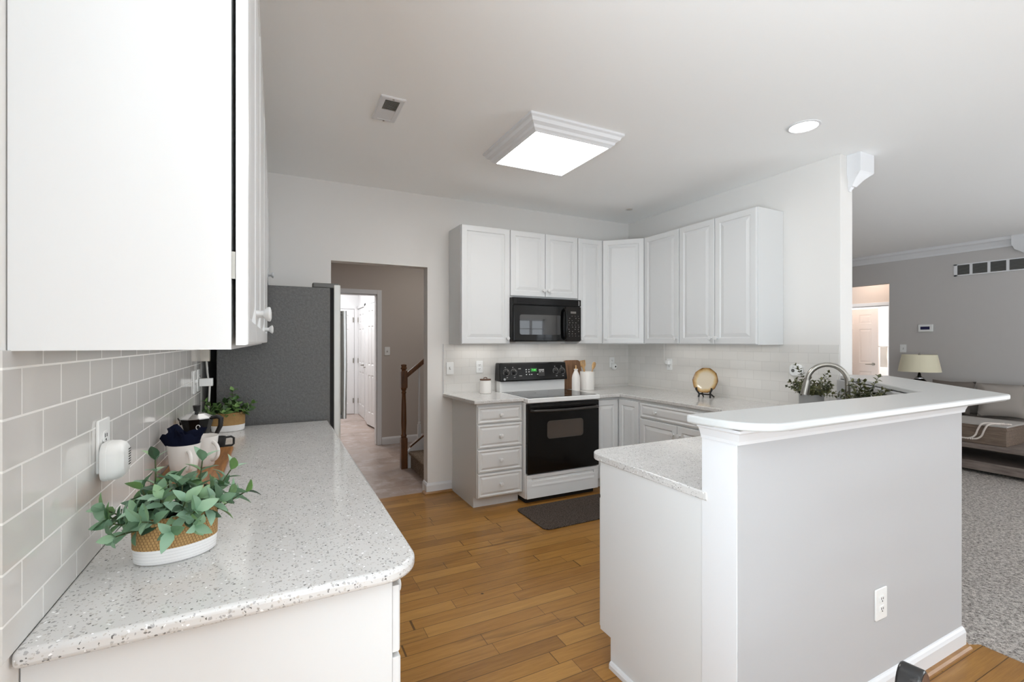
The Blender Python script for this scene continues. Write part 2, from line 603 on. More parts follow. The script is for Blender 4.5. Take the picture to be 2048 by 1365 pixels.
def struct(b, name, mat, **kw):
    o = b.obj(name, mat, **kw); o['kind'] = 'structure'; return o


def round_poly(pts, n=8):
    """pts: (x, y[, radius]) -> polygon with rounded corners"""
    out = []
    N = len(pts)
    for i, p in enumerate(pts):
        r = p[2] if len(p) > 2 else 0
        c = Vector(p[:2])
        if not r:
            out.append((c.x, c.y)); continue
        a = (Vector(pts[i - 1][:2]) - c).normalized(); b = (Vector(pts[(i + 1) % N][:2]) - c).normalized()
        ang = a.angle(b)
        d = r / math.tan(ang / 2)
        ce = c + (a + b).normalized() * (r / math.sin(ang / 2))
        p0 = c + a * d; p1 = c + b * d
        a0 = math.atan2(p0.y - ce.y, p0.x - ce.x); a1 = math.atan2(p1.y - ce.y, p1.x - ce.x)
        da = (a1 - a0 + PI) % (2 * PI) - PI
        for k in range(n + 1):
            t = a0 + da * k / n
            out.append((ce.x + r * math.cos(t), ce.y + r * math.sin(t)))
    return out


def copy_tree(o, parent=None):
    c = o.copy(); COL.objects.link(c)
    if parent:
        c.parent = parent
    for ch in list(o.children):
        copy_tree(ch, c)
    return c


# ================================================================== THE SHELL
H = 2.74
LX, BY, RX = -0.372, 4.18, 3.595
# floors
struct(B().prism([(-1.6, -5.6), (2.90, -5.6), (2.90, 0.955), (2.83, 0.99), (3.62, 1.80), (3.62, 4.24), (-0.45, 4.24), (-0.45, 0.55), (-1.6, 0.55)], -0.06, 0.0), 'floor', 'planks')
struct(B().prism([(-0.45, 4.24), (3.62, 4.24), (3.62, 6.55), (1.45, 6.55), (1.45, 9.5), (-0.45, 9.5)], -0.06, 0.0), 'floor_hall', 'vinyl')
struct(B().prism([(2.90, -5.6), (8.39, -5.6), (8.39, 5.0), (3.62, 5.0), (3.62, 1.80), (2.83, 0.99), (2.90, 0.955)], -0.06, 0.004), 'floor_family_room', 'carpet')
struct(B().box(8.39, 3.2, -0.06, 11.6, 5.6, 0.004), 'floor_side_hall', 'carpet')
struct(B().box(-1.8, -5.9, H, 11.7, 9.6, H + 0.08), 'ceiling', 'ceiling')
# walls
struct(B().box(LX - 0.12, 0.55, 0, LX, 4.30, H), 'wall_left', 'wall')
b = B()
b.box(LX - 0.12, BY, 0, 0.411, BY + 0.12, H); b.box(0.411, BY, 2.078, 1.24, BY + 0.12, H); b.box(1.24, BY, 0, RX, BY + 0.12, H)
struct(b, 'wall_back', 'wall')
struct(B().box(RX, 1.925, 0, 3.745, 5.0, H), 'wall_right', 'wall', bevel=0.004)
b = B()   # breakfast corner behind the camera, with the glass door opening
b.box(-1.6, 0.43, 0, LX - 0.02, 0.55, H); b.box(-1.72, -5.6, 0, -1.6, -2.0, H); b.box(-1.72, -2.0, 2.2, -1.6, 0.2, H); b.box(-1.72, 0.2, 0, -1.6, 0.55, H)
struct(b, 'wall_breakfast', 'wall')
b = B()   # rear wall with two wide glazed openings
b.box(-1.72, -5.72, 0, -0.6, -5.6, H); b.box(-0.6, -5.72, 2.2, 3.2, -5.6, H); b.box(3.2, -5.72, 0, 4.5, -5.6, H)
b.box(4.5, -5.72, 0, 6.85, -5.6, H); b.box(6.85, -5.72, 0, 7.85, -5.6, 0.85); b.box(6.85, -5.72, 2.12, 7.85, -5.6, H); b.box(7.85, -5.72, 0, 8.5, -5.6, H)
struct(b, 'wall_rear', 'wall')
b = B()
b.box(8.39, -5.6, 0, 8.51, -4.5, H); b.box(8.39, -4.5, 2.2, 8.51, -0.7, H); b.box(8.39, -0.7, 0, 8.51, 3.80, H); b.box(8.39, 3.80, 2.29, 8.51, 4.75, H); b.box(8.39, 4.75, 0, 8.51, 5.0, H)
struct(b, 'wall_family_room', 'wall_family')
struct(B().box(3.745, 5.0, 0, 8.51, 5.12, H), 'wall_family_back', 'wall_family')
b = B()   # side hall end wall with a door opening
b.box(9.40, 3.3, 0, 9.5, 4.26, H); b.box(9.40, 4.26, 2.02, 9.5, 5.08, H); b.box(9.40, 5.08, 0, 9.5, 5.6, H)
struct(b, 'wall_side_hall', plain('side_hall_paint', rgb(214, 200, 190), 0.8))
b = B()
b.box(8.51, 5.48, 0, 9.4, 5.6, H); b.box(8.51, 3.2, 0, 9.4, 3.3, H)
struct(b, 'wall_side_hall_ends', 'wall_family')
b = B()
b.box(9.5, 5.5, 0, 11.5, 5.6, H); b.box(9.5, 3.3, 0, 11.5, 3.4, H); b.box(11.4, 3.3, 0, 11.5, 5.6, H)
struct(b, 'wall_bathroom', 'trim')
# stair hall
b = B()
b.box(-0.45, 6.45, 0, 0.47, 6.57, H); b.box(0.47, 6.45, 2.03, 1.215, 6.57, H); b.box(1.215, 6.45, 0, 3.75, 6.57, H)
struct(b, 'wall_hall', 'wall_dark')
struct(B().box(-0.57, 4.30, 0, -0.45, 9.5, H), 'wall_hall_left', 'wall_dark')
struct(B().box(3.62, 5.12, 0, 3.75, 6.45, H), 'wall_hall_right', 'wall_dark')
b = B()
b.box(1.42, 6.57, 0, 1.54, 9.52, H); b.box(-0.45, 9.42, 0, 1.42, 9.52, H)
struct(b, 'wall_laundry', 'trim')
# peninsula half wall
PX, PY = 1.285, 0.985
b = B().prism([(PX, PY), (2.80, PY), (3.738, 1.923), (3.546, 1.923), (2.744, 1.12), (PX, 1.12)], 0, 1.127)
struct(b, 'wall_peninsula', 'wall_half_dimmed')
struct(B().box(PX - 0.004, PY + 0.001, 0.03, PX, 1.12, 1.08), 'trim_1', 'trim', bevel=0.001)
# windows behind the camera: frames and muntins


def window(name, x0, x1, y, z0, z1, nx, nz):
    o = B()
    o.box(x0, y - 0.05, z0, x1, y + 0.02, z0 + 0.06); o.box(x0, y - 0.05, z1 - 0.06, x1, y + 0.02, z1)
    o.box(x0, y - 0.05, z0, x0 + 0.06, y + 0.02, z1); o.box(x1 - 0.06, y - 0.05, z0, x1, y + 0.02, z1)
    for i in range(1, nx):
        x = x0 + (x1 - x0) * i / nx; w = 0.04 if i == nx // 2 else 0.014
        o.box(x - w, y - 0.04, z0, x + w, y, z1)
    for i in range(1, nz):
        z = z0 + (z1 - z0) * i / nz; w = 0.03 if i == nz // 2 else 0.012
        o.box(x0, y - 0.04, z - w, x1, y, z + w)
    return struct(o, name, 'trim')


window('window_1', -0.6, 3.2, -5.62, 0.05, 2.2, 6, 4)
window('window_2', 6.85, 7.85, -5.62, 0.85, 2.12, 2, 4)
# baseboards and mouldings
BB = [(0, 0), (0.014, 0), (0.014, 0.075), (0.009, 0.088), (0.004, 0.096), (0, 0.098)]
SH = [(0, 0.001), (0.020, 0.001), (0.019, 0.010), (0.012, 0.018), (0, 0.020)]


def mould(name, path, prof, mat='trim', closed=False, bevel=0.0):
    return struct(B().sweep(path, prof, closed), name, mat, smooth=False, bevel=bevel)


mould('baseboard_peninsula', [(PX, PY), (2.80, PY), (3.60, 1.785)], BB)
mould('trim_2', [(PX, PY - 0.014), (2.806, PY - 0.014), (3.61, 1.79)], SH, 'shoe')
mould('trim_3', [(PX - 0.001, 1.60), (PX - 0.001, PY)], [(0, 0), (0.013, 0), (0.013, 0.018), (0.008, 0.027), (0, 0.03)])
mould('trim_4', [(PX, 1.118), (PX, PY), (2.80, PY), (3.60, 1.785)],
      [(-0.002, 1.077), (0.010, 1.077), (0.012, 1.088), (0.016, 1.098), (0.022, 1.112), (0.030, 1.118), (0.030, 1.1265), (-0.002, 1.1265)])
mould('baseboard_back', [(1.24, 4.30), (1.24, BY), (1.47, BY)], BB)
mould('trim_5', [(1.226, 4.24), (1.226, BY - 0.014), (1.47, BY - 0.014)], SH, 'shoe')
mould('baseboard_hall', [(1.28, 6.45), (3.6, 6.45)], BB)
mould('baseboard_family_room', [(8.39, 3.80), (8.39, -0.7)], BB)
CR = [(0, 2.615), (0.012, 2.615), (0.016, 2.64), (0.05, 2.685), (0.075, 2.70), (0.085, 2.738), (0, 2.738)]
mould('trim_6', [(8.39, 4.99), (8.39, -5.59)], CR)
# casings
CS = 0.060


def casing_y(name, x0, x1, z, y, mat='trim'):   # door casing on a wall that faces -y
    b = B(); b.box(x0 - CS, y - 0.016, 0, x0, y, z + CS); b.box(x1, y - 0.016, 0, x1 + CS, y, z + CS); b.box(x0, y - 0.016, z, x1, y, z + CS)
    b.box(x0, y, 0, x0 + 0.012, y + 0.12, z); b.box(x1 - 0.012, y, 0, x1, y + 0.12, z); b.box(x0, y, z - 0.012, x1, y + 0.12, z)
    return struct(b, name, mat, bevel=0.004)


casing_y('trim_7', 0.47, 1.215, 2.03, 6.45)
b = B(); y0, y1, x = 4.26, 5.08, 9.40
b.box(x - 0.016, y0 - CS, 0, x, y0, 2.02 + CS); b.box(x - 0.016, y1, 0, x, y1 + CS, 2.02 + CS); b.box(x - 0.016, y0, 2.02, x, y1, 2.02 + CS)
b.box(x, y0, 0, x + 0.1, y0 + 0.012, 2.02); b.box(x, y0, 2.008, x + 0.1, y1, 2.02)
struct(b, 'trim_8', 'trim', bevel=0.004)


# ================================================================== doors of the house
def six_panel(b, w, h, t=0.035, mtx=None):
    """door leaf: x 0..w, z 0..h, front at y=0; panels sunk on both faces"""
    st = 0.11 * w / 0.75
    cols = [(st, w / 2 - st * 0.45), (w / 2 + st * 0.45, w - st)]
    rows = [(0.20, 0.82), (0.98, 1.62), (1.72, h - 0.11)]
    xs = sorted({0, w} | {c for p in cols for c in p}); zs = sorted({0, h} | {r for p in rows for r in p})
    g = (lambda p: mtx @ Vector(p)) if mtx else (lambda p: p)
    for i in range(len(xs) - 1):
        for j in range(len(zs) - 1):
            pan = any(abs(xs[i] - c[0]) < 1e-6 for c in cols) and any(abs(zs[j] - r[0]) < 1e-6 for r in rows)
            x0, x1, z0, z1 = xs[i], xs[i + 1], zs[j], zs[j + 1]
            for y, sg in ((0, 1), (t, -1)):
                if not pan:
                    b.face([g(p) for p in ((x0, y, z0), (x1, y, z0), (x1, y, z1), (x0, y, z1))])
                else:
                    R = [(0, 0), (0.012, 0.009), (0.02, 0.009), (0.045, 0.002)]
                    rs = [[(x0 + o, y + sg * d, z0 + o), (x1 - o, y + sg * d, z0 + o), (x1 - o, y + sg * d, z1 - o), (x0 + o, y + sg * d, z1 - o)] for o, d in R]
                    for a, c in zip(rs[:-1], rs[1:]):
                        for k in range(4):
                            l = (k + 1) % 4
                            b.face([g(p) for p in (a[k], a[l], c[l], c[k])])
                    b.face([g(p) for p in rs[-1]])
    for q in (((0, 0, 0), (0, t, 0), (0, t, h), (0, 0, h)), ((w, 0, 0), (w, t, 0), (w, t, h), (w, 0, h)), ((0, 0, h), (w, 0, h), (w, t, h), (0, t, h)), ((0, 0, 0), (w, 0, 0), (w, t, 0), (0, t, 0))):
        b.face([g(p) for p in q])
    return b


def room_door(name, loc, rz, w, h, lever_x=None, hinge_x=None, mat='trim', knob=False):
    d = bpy.data.objects.new(name, None); COL.objects.link(d); d.location = loc; d.rotation_euler = (0, 0, rz); d['kind'] = 'structure'
    six_panel(B(), w, h).obj('leaf', mat, d, weld=True)
    if lever_x is not None:
        s = 1 if lever_x < w / 2 else -1
        k = B(); k.lathe([(0.028, 0), (0.028, 0.008), (0.012, 0.012), (0.011, 0.045)], n=16, mtx=Matrix.Translation((lever_x, 0, 0.96)) @ Matrix.Rotation(PI / 2, 4, 'X'))
        k.tube([(lever_x, -0.045, 0.96), (lever_x + s * 0.03, -0.05, 0.96), (lever_x + s * 0.11, -0.045, 0.955)], [0.011, 0.010, 0.007], 8)
        k.obj('door_handle', 'nickel', d, smooth=True)
    if hinge_x is not None:
        for z in (0.25, 1.02, 1.80):
            k = B().box(hinge_x - 0.004, -0.012, z - 0.045, hinge_x + 0.018, 0.002, z + 0.045)
            k.obj('hinge', 'nickel', d)
    return d


# laundry corridor: wall doors on the right side, seen through the doorway
room_door('door_1', (1.412, 9.36, 0.012), -PI / 2, 0.74, 2.0, 0.66, 0.0)
b = B(); b.box(1.395, 8.56, 0, 1.42, 8.61, 2.07); b.box(1.395, 9.37, 0, 1.42, 9.42, 2.07); b.box(1.395, 8.56, 2.02, 1.42, 9.42, 2.07)
struct(b, 'trim_9', 'trim', bevel=0.003)
d2 = room_door('door_2', (1.385, 8.40, 0.03), -PI / 2 - 0.10, 0.40, 1.98, None, None)
k = B(); k.lathe([(0.006, 0), (0.012, 0.02), (0.013, 0.03), (0.008, 0.035)], n=12, mtx=Matrix.Translation((0.05, 0, 0.92)) @ Matrix.Rotation(PI / 2, 4, 'X'))
k.obj('door_handle', 'nickel', d2, smooth=True)
d2b = room_door('door_3', (1.345, 8.0, 0.03), -PI / 2 + 0.12, 0.40, 1.98)
b = B(); b.box(1.395, 7.52, 0, 1.42, 7.58, 2.08); b.box(1.395, 8.42, 0, 1.42, 8.48, 2.08); b.box(1.395, 7.52, 2.03, 1.42, 8.48, 2.08)
struct(b, 'trim_10', 'trim', bevel=0.003)
mould('baseboard_laundry', [(1.42, 8.56), (1.42, 8.48)], BB)
room_door('door_4', (0.62, 9.40, 0.012), 0, 0.72, 2.0, None, 0.70)
b = B(); b.box(0.56, 9.40, 0, 0.62, 9.42, 2.08); b.box(1.345, 9.395, 0, 1.40, 9.42, 2.08); b.box(0.56, 9.40, 2.02, 1.40, 9.42, 2.08)
struct(b, 'trim_11', 'trim', bevel=0.003)
# bathroom beyond the family room
room_door('door_5', (9.95, 5.42, 0.012), -PI / 2, 0.74, 2.0, 0.66, None, 'door_paint')
t = thing('vanity', 'bathroom vanity with brown granite top seen through the far doorway', 'vanity', (10.3, 4.0, 0))
B().box(0, 0, 0, 0.55, 0.60, 0.78).obj('cabinet_body', 'cab', t, bevel=0.004)
B().box(-0.02, -0.0, 0.78, 0.57, 0.62, 0.82).obj('countertop', 'granite', t, bevel=0.004)
B().box(-0.004, 0.0, 0.82, 0.012, 0.60, 0.92).obj('splash', 'granite', t)
b = B(); n = 10
rings = []
for k in range(n + 1):
    z = 0.93 + 0.37 * k / n
    rings.append([(9.90 + 0.012 * math.sin(k * 0.9), 4.52 + 0.0, z), (9.90, 4.63, z), (9.925, 4.63, z), (9.925, 4.52, z)])
b.loft(rings)
tag(b.obj('towel', 'towel', bevel=0.006), 'white towel hanging beside the bathroom door beyond the family room', 'towel')
b = B(); b.tube([(9.912, 4.47, 1.303), (9.912, 4.66, 1.303)], 0.007); b.box(9.90, 4.465, 1.295, 9.93, 4.475, 1.312)
tag(b.obj('towel_bar', 'nickel'), 'slim metal bar that carries the white bathroom towel', 'towel bar')


# ================================================================== kitchen cabinets
def knob(parent, x, z, y=-0.02, name='knob', s=1.2):
    m = Matrix.Translation((x, y, z)) @ Matrix.Rotation(PI / 2, 4, 'X')
    b = B().lathe([(0.0075 * s, -0.001), (0.006 * s, 0.008 * s), (0.0065 * s, 0.014 * s), (0.0125 * s, 0.020 * s), (0.0145 * s, 0.024 * s), (0.0135 * s, 0.027 * s), (0.007 * s, 0.029 * s)], n=16, mtx=m)
    return b.obj(name, 'cab', parent, smooth=True)


def panel(w, h, rings, t):
    b = B()
    R = [[(o, y, o), (w - o, y, o), (w - o, y, h - o), (o, y, h - o)] for o, y in rings]
    R = [[(0, t, 0), (w, t, 0), (w, t, h), (0, t, h)]] + R
    b.loft(R)
    return b


DOOR_R = [(0, 0.005), (0.0015, 0.0015), (0.006, 0), (0.048, 0), (0.051, 0.004), (0.054, 0.0075), (0.060, 0.008), (0.064, 0.0065), (0.084, 0.0015), (0.087, 0.0008)]
DRAW_R = [(0, 0.006), (0.0015, 0.003), (0.005, 0.0015), (0.015, 0.0), (0.019, 0.004), (0.023, 0.006), (0.027, 0.006), (0.040, 0.0012), (0.042, 0.0006)]


def front(parent, kind, x0, x1, z0, z1, knobs=(), t=0.020, y=0.0):
    g = 0.0018
    w, h = x1 - x0 - 2 * g, z1 - z0 - 2 * g
    o = panel(w, h, DOOR_R if kind == 'door' else DRAW_R, t - 0.001).obj(kind, 'cab', parent, loc=(x0 + g, y - t, z0 + g))
    for kx, kz in knobs:
        knob(o, kx - x0 - g, kz - z0 - g, 0.0)
    return o


def cabinet(name, label, cat, loc, rz, Wd, Dp, Ht, fronts, toe=0.0, group=None):
    t = thing(name, label, cat, loc, rz, group)
    B().box(0, 0, toe, Wd, Dp, Ht).obj('cabinet_body', 'cab', t, bevel=0.001)
    if toe:
        B().box(0.0, 0.072, 0, Wd, Dp, toe + 0.001).obj('toe_kick', 'cab', t)
    for f in fronts:
        front(t, *f)
    return t


UZ, UT = 1.372, 2.43
UH = UT - UZ
GU = 'white wall cabinets along the back wall'
cabinet('wall_cabinet', 'tall white single-door wall cabinet left of the black microwave', 'cabinet', (1.447, 3.875, UZ), 0, 0.478, 0.303, UH,
        [('door', 0.002, 0.476, 0.004, UH, [(0.445, 0.055)])], group=GU)
cabinet('wall_cabinet', 'short white two-door wall cabinet directly above the black microwave', 'cabinet', (1.925, 3.875, 1.808), 0, 0.755, 0.303, UT - 1.808,
        [('door', 0.004, 0.377, 0.012, UT - 1.808, [(0.350, 0.075)]), ('door', 0.379, 0.751, 0.012, UT - 1.808, [(0.406, 0.075)])], group=GU)
cabinet('wall_cabinet', 'narrow white wall cabinet between the microwave and the corner cabinet', 'cabinet', (2.68, 3.875, UZ), 0, 0.305, 0.303, UH,
        [('door', 0.002, 0.300, 0.004, UH, [(0.03, 0.055)])], group=GU)
t = thing('wall_cabinet', 'diagonal white wall cabinet filling the corner of the kitchen', 'cabinet', (2.985, 3.875, UZ), 0, GU)
B().prism([(0, 0), (0.305, -0.305), (0.608, -0.305), (0.608, 0.303), (0, 0.303)], 0, UH).obj('cabinet_body', 'cab', t, bevel=0.001)
dd = front(t, 'door', 0.012, 0.42, 0.004, UH, [(0.045, 0.055)])
dd.rotation_euler = (0, 0, -PI / 4)
q = 1 / math.sqrt(2)
dd.location = (0.014 * q - 0.020 * q, -0.014 * q - 0.020 * q, 0.006)
GR = 'white wall cabinets along the right wall'
cabinet('wall_cabinet', 'white single-door wall cabinet on the right wall next to the corner cabinet', 'cabinet', (3.29, 3.57, UZ), -PI / 2, 0.455, 0.303, UH,
        [('door', 0.002, 0.452, 0.004, UH, [(0.425, 0.055)])], group=GR)
cabinet('wall_cabinet', 'white two-door wall cabinet at the open end of the right wall', 'cabinet', (3.29, 3.115, UZ), -PI / 2, 0.770, 0.303, UH,
        [('door', 0.002, 0.384, 0.004, UH, [(0.355, 0.055)]), ('door', 0.386, 0.768, 0.004, UH, [(0.415, 0.055)])], group=GR)
# left wall: seen from the side
GL = 'white wall cabinets along the left wall'
LZ = 1.385
LH = UT - LZ


def left_cab(label, y0, w, z0, h, fronts):
    t = thing('wall_cabinet', label, 'cabinet', (-0.073, y0, z0), PI / 2, GL)
    b = B()   # carcass with a sunk underside
    b.box(0, 0, 0, w, 0.297, h)
    b.obj('cabinet_body', 'cab', t)
    for f in fronts:
        o = front(t, *f, t=0.022, y=-0.006)
    return t


t = left_cab('nearest white wall cabinet at upper left with plain end panel facing the camera', 0.995, 0.762, LZ, LH,
             [('door', 0.0, 0.380, 0.006, LH, [(0.345, 0.085)]), ('door', 0.382, 0.762, 0.006, LH, [(0.420, 0.085)])])
for z in (0.13, 0.85):
    B().box(0.004, -0.006, z, 0.03, 0.001, z + 0.05).obj('hinge', 'nickel', t)
left_cab('second white wall cabinet along the left wall, behind the nearest one', 1.758, 0.61, LZ, LH, [('door', 0.0, 0.608, 0.006, LH, [(0.575, 0.068)])])
left_cab('white wall cabinet on the left wall just before the refrigerator', 2.369, 0.69, LZ, LH, [('door', 0.0, 0.688, 0.006, LH, [(0.07, 0.068)])])
t = thing('wall_cabinet', 'short white wall cabinet hung over the refrigerator', 'cabinet', (-0.068, 3.062, 1.80), PI / 2, GL)
B().box(0, 0, 0, 1.10, 0.302, UT - 1.80).obj('cabinet_body', 'cab', t, bevel=0.001)
front(t, 'door', 0.0, 0.549, 0.004, UT - 1.80, [(0.52, 0.055)]); front(t, 'door', 0.551, 1.10, 0.004, UT - 1.80, [(0.58, 0.055)])

# base cabinets
CT = 0.884
GB = 'white base cabinets'
cabinet('base_cabinet', 'white base cabinet of four drawers left of the range', 'cabinet', (1.478, 3.582, 0), 0, 0.422, 0.596, CT,
        [('drawer', 0.004, 0.418, 0.713, 0.858, [(0.211, 0.785)]), ('drawer', 0.004, 0.418, 0.507, 0.706, [(0.211, 0.606)]),
         ('drawer', 0.004, 0.418, 0.306, 0.500, [(0.211, 0.403)]), ('drawer', 0.004, 0.418, 0.100, 0.298, [(0.211, 0.2)])], toe=0.098, group=GB)
# filler between wall end and this cabinet's side
CR2 = 0.866
t = thing('base_cabinet', 'white corner base cabinet with two narrow doors right of the range', 'cabinet', (2.668, 3.582, 0), 0, GB)
L = [(0, 0), (0.297, 0), (0.297, -0.30), (0.925, -0.30), (0.925, 0.595), (0, 0.595)]
B().prism(L, 0.10, CR2).obj('cabinet_body', 'cab', t, bevel=0.001)
B().prism([(0, 0.07), (0.367, 0.07), (0.367, -0.30), (0.925, -0.30), (0.925, 0.595), (0, 0.595)], 0, 0.101).obj('toe_kick', 'cab', t)
front(t, 'door', 0.002, 0.274, 0.104, 0.845, [(0.028, 0.775)])
o = front(t, 'door', 0.0, 0.272, 0.104, 0.845)
o.rotation_euler = (0, 0, -PI / 2); o.location = (0.297 - 0.020, -0.024, 0.106)
cabinet('base_cabinet', 'white base cabinet with a wide drawer over two doors under the decorative plate', 'cabinet', (2.965, 3.278, 0), -PI / 2, 0.90, 0.60, CR2,
        [('drawer', 0.012, 0.888, 0.712, 0.845, [(0.215, 0.778), (0.675, 0.778)]), ('door', 0.012, 0.449, 0.104, 0.702, [(0.415, 0.625)]), ('door', 0.451, 0.888, 0.104, 0.702, [(0.485, 0.625)])], toe=0.10, group=GB)
t = thing('sink_cabinet', 'white angled base cabinet under the corner sink', 'cabinet', (2.965, 2.376, 0), 0, GB)
B().prism([(0, 0), (-0.66, -0.70), (-0.66, -1.250), (-0.22, -1.250), (0.58, -0.45), (0.628, -0.30), (0.628, 0)], 0.0, CR2).obj('cabinet_body', 'cab', t, bevel=0.001)
cabinet('base_cabinet', 'white peninsula base cabinet with a plain end panel below the speckled counter corner', 'cabinet', (2.303, 1.678, 0), PI, 2.303 - PX, 0.556, CR2,
        [('drawer', 0.012, 0.502, 0.712, 0.845, [(0.26, 0.778)]), ('door', 0.012, 0.502, 0.126, 0.702, [(0.465, 0.625)]),
         ('drawer', 0.504, 1.010, 0.712, 0.845, [(0.76, 0.778)]), ('door', 0.504, 1.010, 0.126, 0.702, [(0.55, 0.625)])], toe=0.124, group=GB)
LC = 'left'
cabinet('base_cabinet', 'nearest white base cabinet under the speckled counter on the left', 'cabinet', (0.228, 1.035, 0), PI / 2, 0.62, 0.598, CT,
        [('drawer', 0.002, 0.308, 0.712, 0.862, [(0.155, 0.785)]), ('door', 0.002, 0.308, 0.104, 0.704, [(0.28, 0.64)]), ('drawer', 0.31, 0.618, 0.712, 0.862, [(0.46, 0.785)]), ('door', 0.31, 0.618, 0.104, 0.704, [(0.34, 0.64)])], toe=0.10, group=GB)
cabinet('base_cabinet', 'white base cabinet under the middle of the left counter', 'cabinet', (0.228, 1.656, 0), PI / 2, 0.70, 0.598, CT,
        [('drawer', 0.002, 0.698, 0.712, 0.862, [(0.35, 0.785)]), ('door', 0.002, 0.349, 0.104, 0.704, [(0.32, 0.64)]), ('door', 0.351, 0.698, 0.104, 0.704, [(0.38, 0.64)])], toe=0.10, group=GB)
cabinet('base_cabinet', 'white base cabinet under the left counter beside the refrigerator', 'cabinet', (0.228, 2.357, 0), PI / 2, 0.70, 0.598, CT,
        [('drawer', 0.002, 0.698, 0.712, 0.862, [(0.35, 0.785)]), ('door', 0.002, 0.349, 0.104, 0.704, [(0.32, 0.64)]), ('door', 0.351, 0.698, 0.104, 0.704, [(0.38, 0.64)])], toe=0.10, group=GB)

# countertops
b = B().prism(round_poly([(-0.370, 1.0), (0.288, 1.0, 0.085), (0.288, 3.088), (-0.370, 3.088)], 10), 0.884, 0.914)
tag(b.obj('countertop', 'quartz', bevel=0.010, seg=4), 'speckled white quartz countertop in the left foreground with a rounded corner', 'countertop')
b = B().prism(round_poly([(1.385, 4.177), (1.440, 3.535, 0.012), (1.900, 3.535), (1.900, 4.177)]), 0.884, 0.914)
tag(b.obj('countertop', 'quartz', bevel=0.006, seg=3), 'short speckled quartz countertop on the drawer cabinet left of the range', 'countertop')
CZ = 0.897
b = B().prism(round_poly([(2.668, 4.177), (2.668, 3.535), (2.940, 3.535), (2.940, 2.40), (2.325, 1.772), (1.277, 1.772, 0.085), (1.277, 1.098), (1.2865, 1.098), (1.2865, 1.1225),
                          (2.741, 1.1225), (3.540, 1.9215), (3.5925, 1.9215), (3.5925, 4.177)]), CZ - 0.030, CZ)
tag(b.obj('countertop', 'quartz', bevel=0.009, seg=4), 'long speckled quartz countertop wrapping from the range round to the peninsula', 'countertop')

# raised bar
bar = thing('bar_top', 'raised white bar top on the half wall with a curved corner nearest the camera', 'bar top', (0, 0, 0))
cur = [(1.372, 0.872), (1.330, 0.874), (1.292, 0.888), (1.262, 0.910), (1.240, 0.940), (1.226, 0.975), (1.218, 1.015), (1.212, 1.060)]
poly = round_poly([(1.400, 0.8725)] + cur + [(1.210, 1.126, 0.012), (2.787, 1.126), (3.594, 1.9225), (3.742, 1.9225), (3.86, 1.75, 0.03), (3.00, 0.8825, 0.035)], 6)
B().prism(poly, 1.1315, 1.1575).obj('top', 'bar', bevel=0.007, seg=4, parent=bar)
st = B()
st.prism(round_poly([(1.385, 0.880, 0.012), (2.985, 0.890), (2.985, 0.922), (1.385, 0.912, 0.012)], 5), 1.1275, 1.145)
st.obj('edge_strip', 'bar', bar, bevel=0.006, seg=3)
st = B()
st.prism(round_poly([(1.220, 1.118, 0.01), (1.226, 1.03, 0.012), (1.256, 1.03, 0.012), (1.250, 1.118, 0.01)], 5), 1.1275, 1.145)
st.obj('edge_strip', 'bar', bar, bevel=0.006, seg=3)

# backsplashes
tag(B().box(LX, 0.97, 0.914, LX + 0.006, 3.03, 1.386).obj('backsplash', 'tile_left'), 'grey subway tile backsplash with white grout on the left wall', 'backsplash')
tag(B().box(1.393, BY - 0.006, 0.914, RX - 0.006, BY, 1.374).obj('backsplash', 'tile_back'), 'white subway tile backsplash behind the range', 'backsplash')
tag(B().box(RX - 0.006, 1.935, CZ, RX, BY, 1.374).obj('backsplash', 'tile_right'), 'white subway tile backsplash on the right wall behind the plate', 'backsplash')
mould('trim_12', [(1.390, BY + 0.0), (1.390, BY - 0.008)], [(0, 0.884), (0.004, 0.884), (0.004, 1.374), (0, 1.374)])


# ================================================================== appliances
def text_obj(name, body, size, mat, parent, loc, rot=(PI / 2, 0, 0), extrude=0.0004):
    c = bpy.data.curves.new(name, 'FONT'); c.body = body; c.size = size; c.extrude = extrude
    c.align_x = 'CENTER'; c.align_y = 'CENTER'
    c.materials.append(M[mat])
    tmp = bpy.data.objects.new(name, c); COL.objects.link(tmp)
    me = bpy.data.meshes.new_from_object(tmp.evaluated_get(bpy.context.evaluated_depsgraph_get()))
    bpy.data.objects.remove(tmp); bpy.data.curves.remove(c)
    me.name = name
    o = bpy.data.objects.new(name, me); COL.objects.link(o)
    o.parent = parent; o.location = loc; o.rotation_euler = rot
    return o


# --- range (local frame: x along the front, y into the wall)
rg = thing('range', 'white electric range with black oven door and glass cooktop', 'range', (1.905, 3.50, 0))
b = B(); b.box(0.0, 0.03, 0.045, 0.757, 0.64, 0.87); b.obj('oven_body', 'appl_white', rg, bevel=0.003)
B().box(0.02, 0.06, 0.0, 0.737, 0.60, 0.046).obj('plinth', 'dark', rg)
b = B().prism(round_poly([(0.001, -0.025, 0.012), (0.756, -0.025, 0.012), (0.756, 0.56), (0.001, 0.56)]), 0.871, 0.910)
b.obj('cooktop_frame', 'appl_white', rg, bevel=0.006, seg=3)
ck = B().box(0.022, 0.0, 0.909, 0.735, 0.545, 0.9125).obj('glass_cooktop', 'black_glass', rg, bevel=0.001)
for (cx, cy, r) in ((0.19, 0.14, 0.09), (0.56, 0.14, 0.11), (0.19, 0.40, 0.11), (0.56, 0.40, 0.09)):
    k = B(); k.loft([[(cx + (r + o) * math.cos(2 * PI * i / 40), cy + (r + o) * math.sin(2 * PI * i / 40), 0.9128) for i in range(40)] for o in (0.0, 0.003)], True, False, False)
    k.obj('burner_ring', 'grey_plastic', rg)
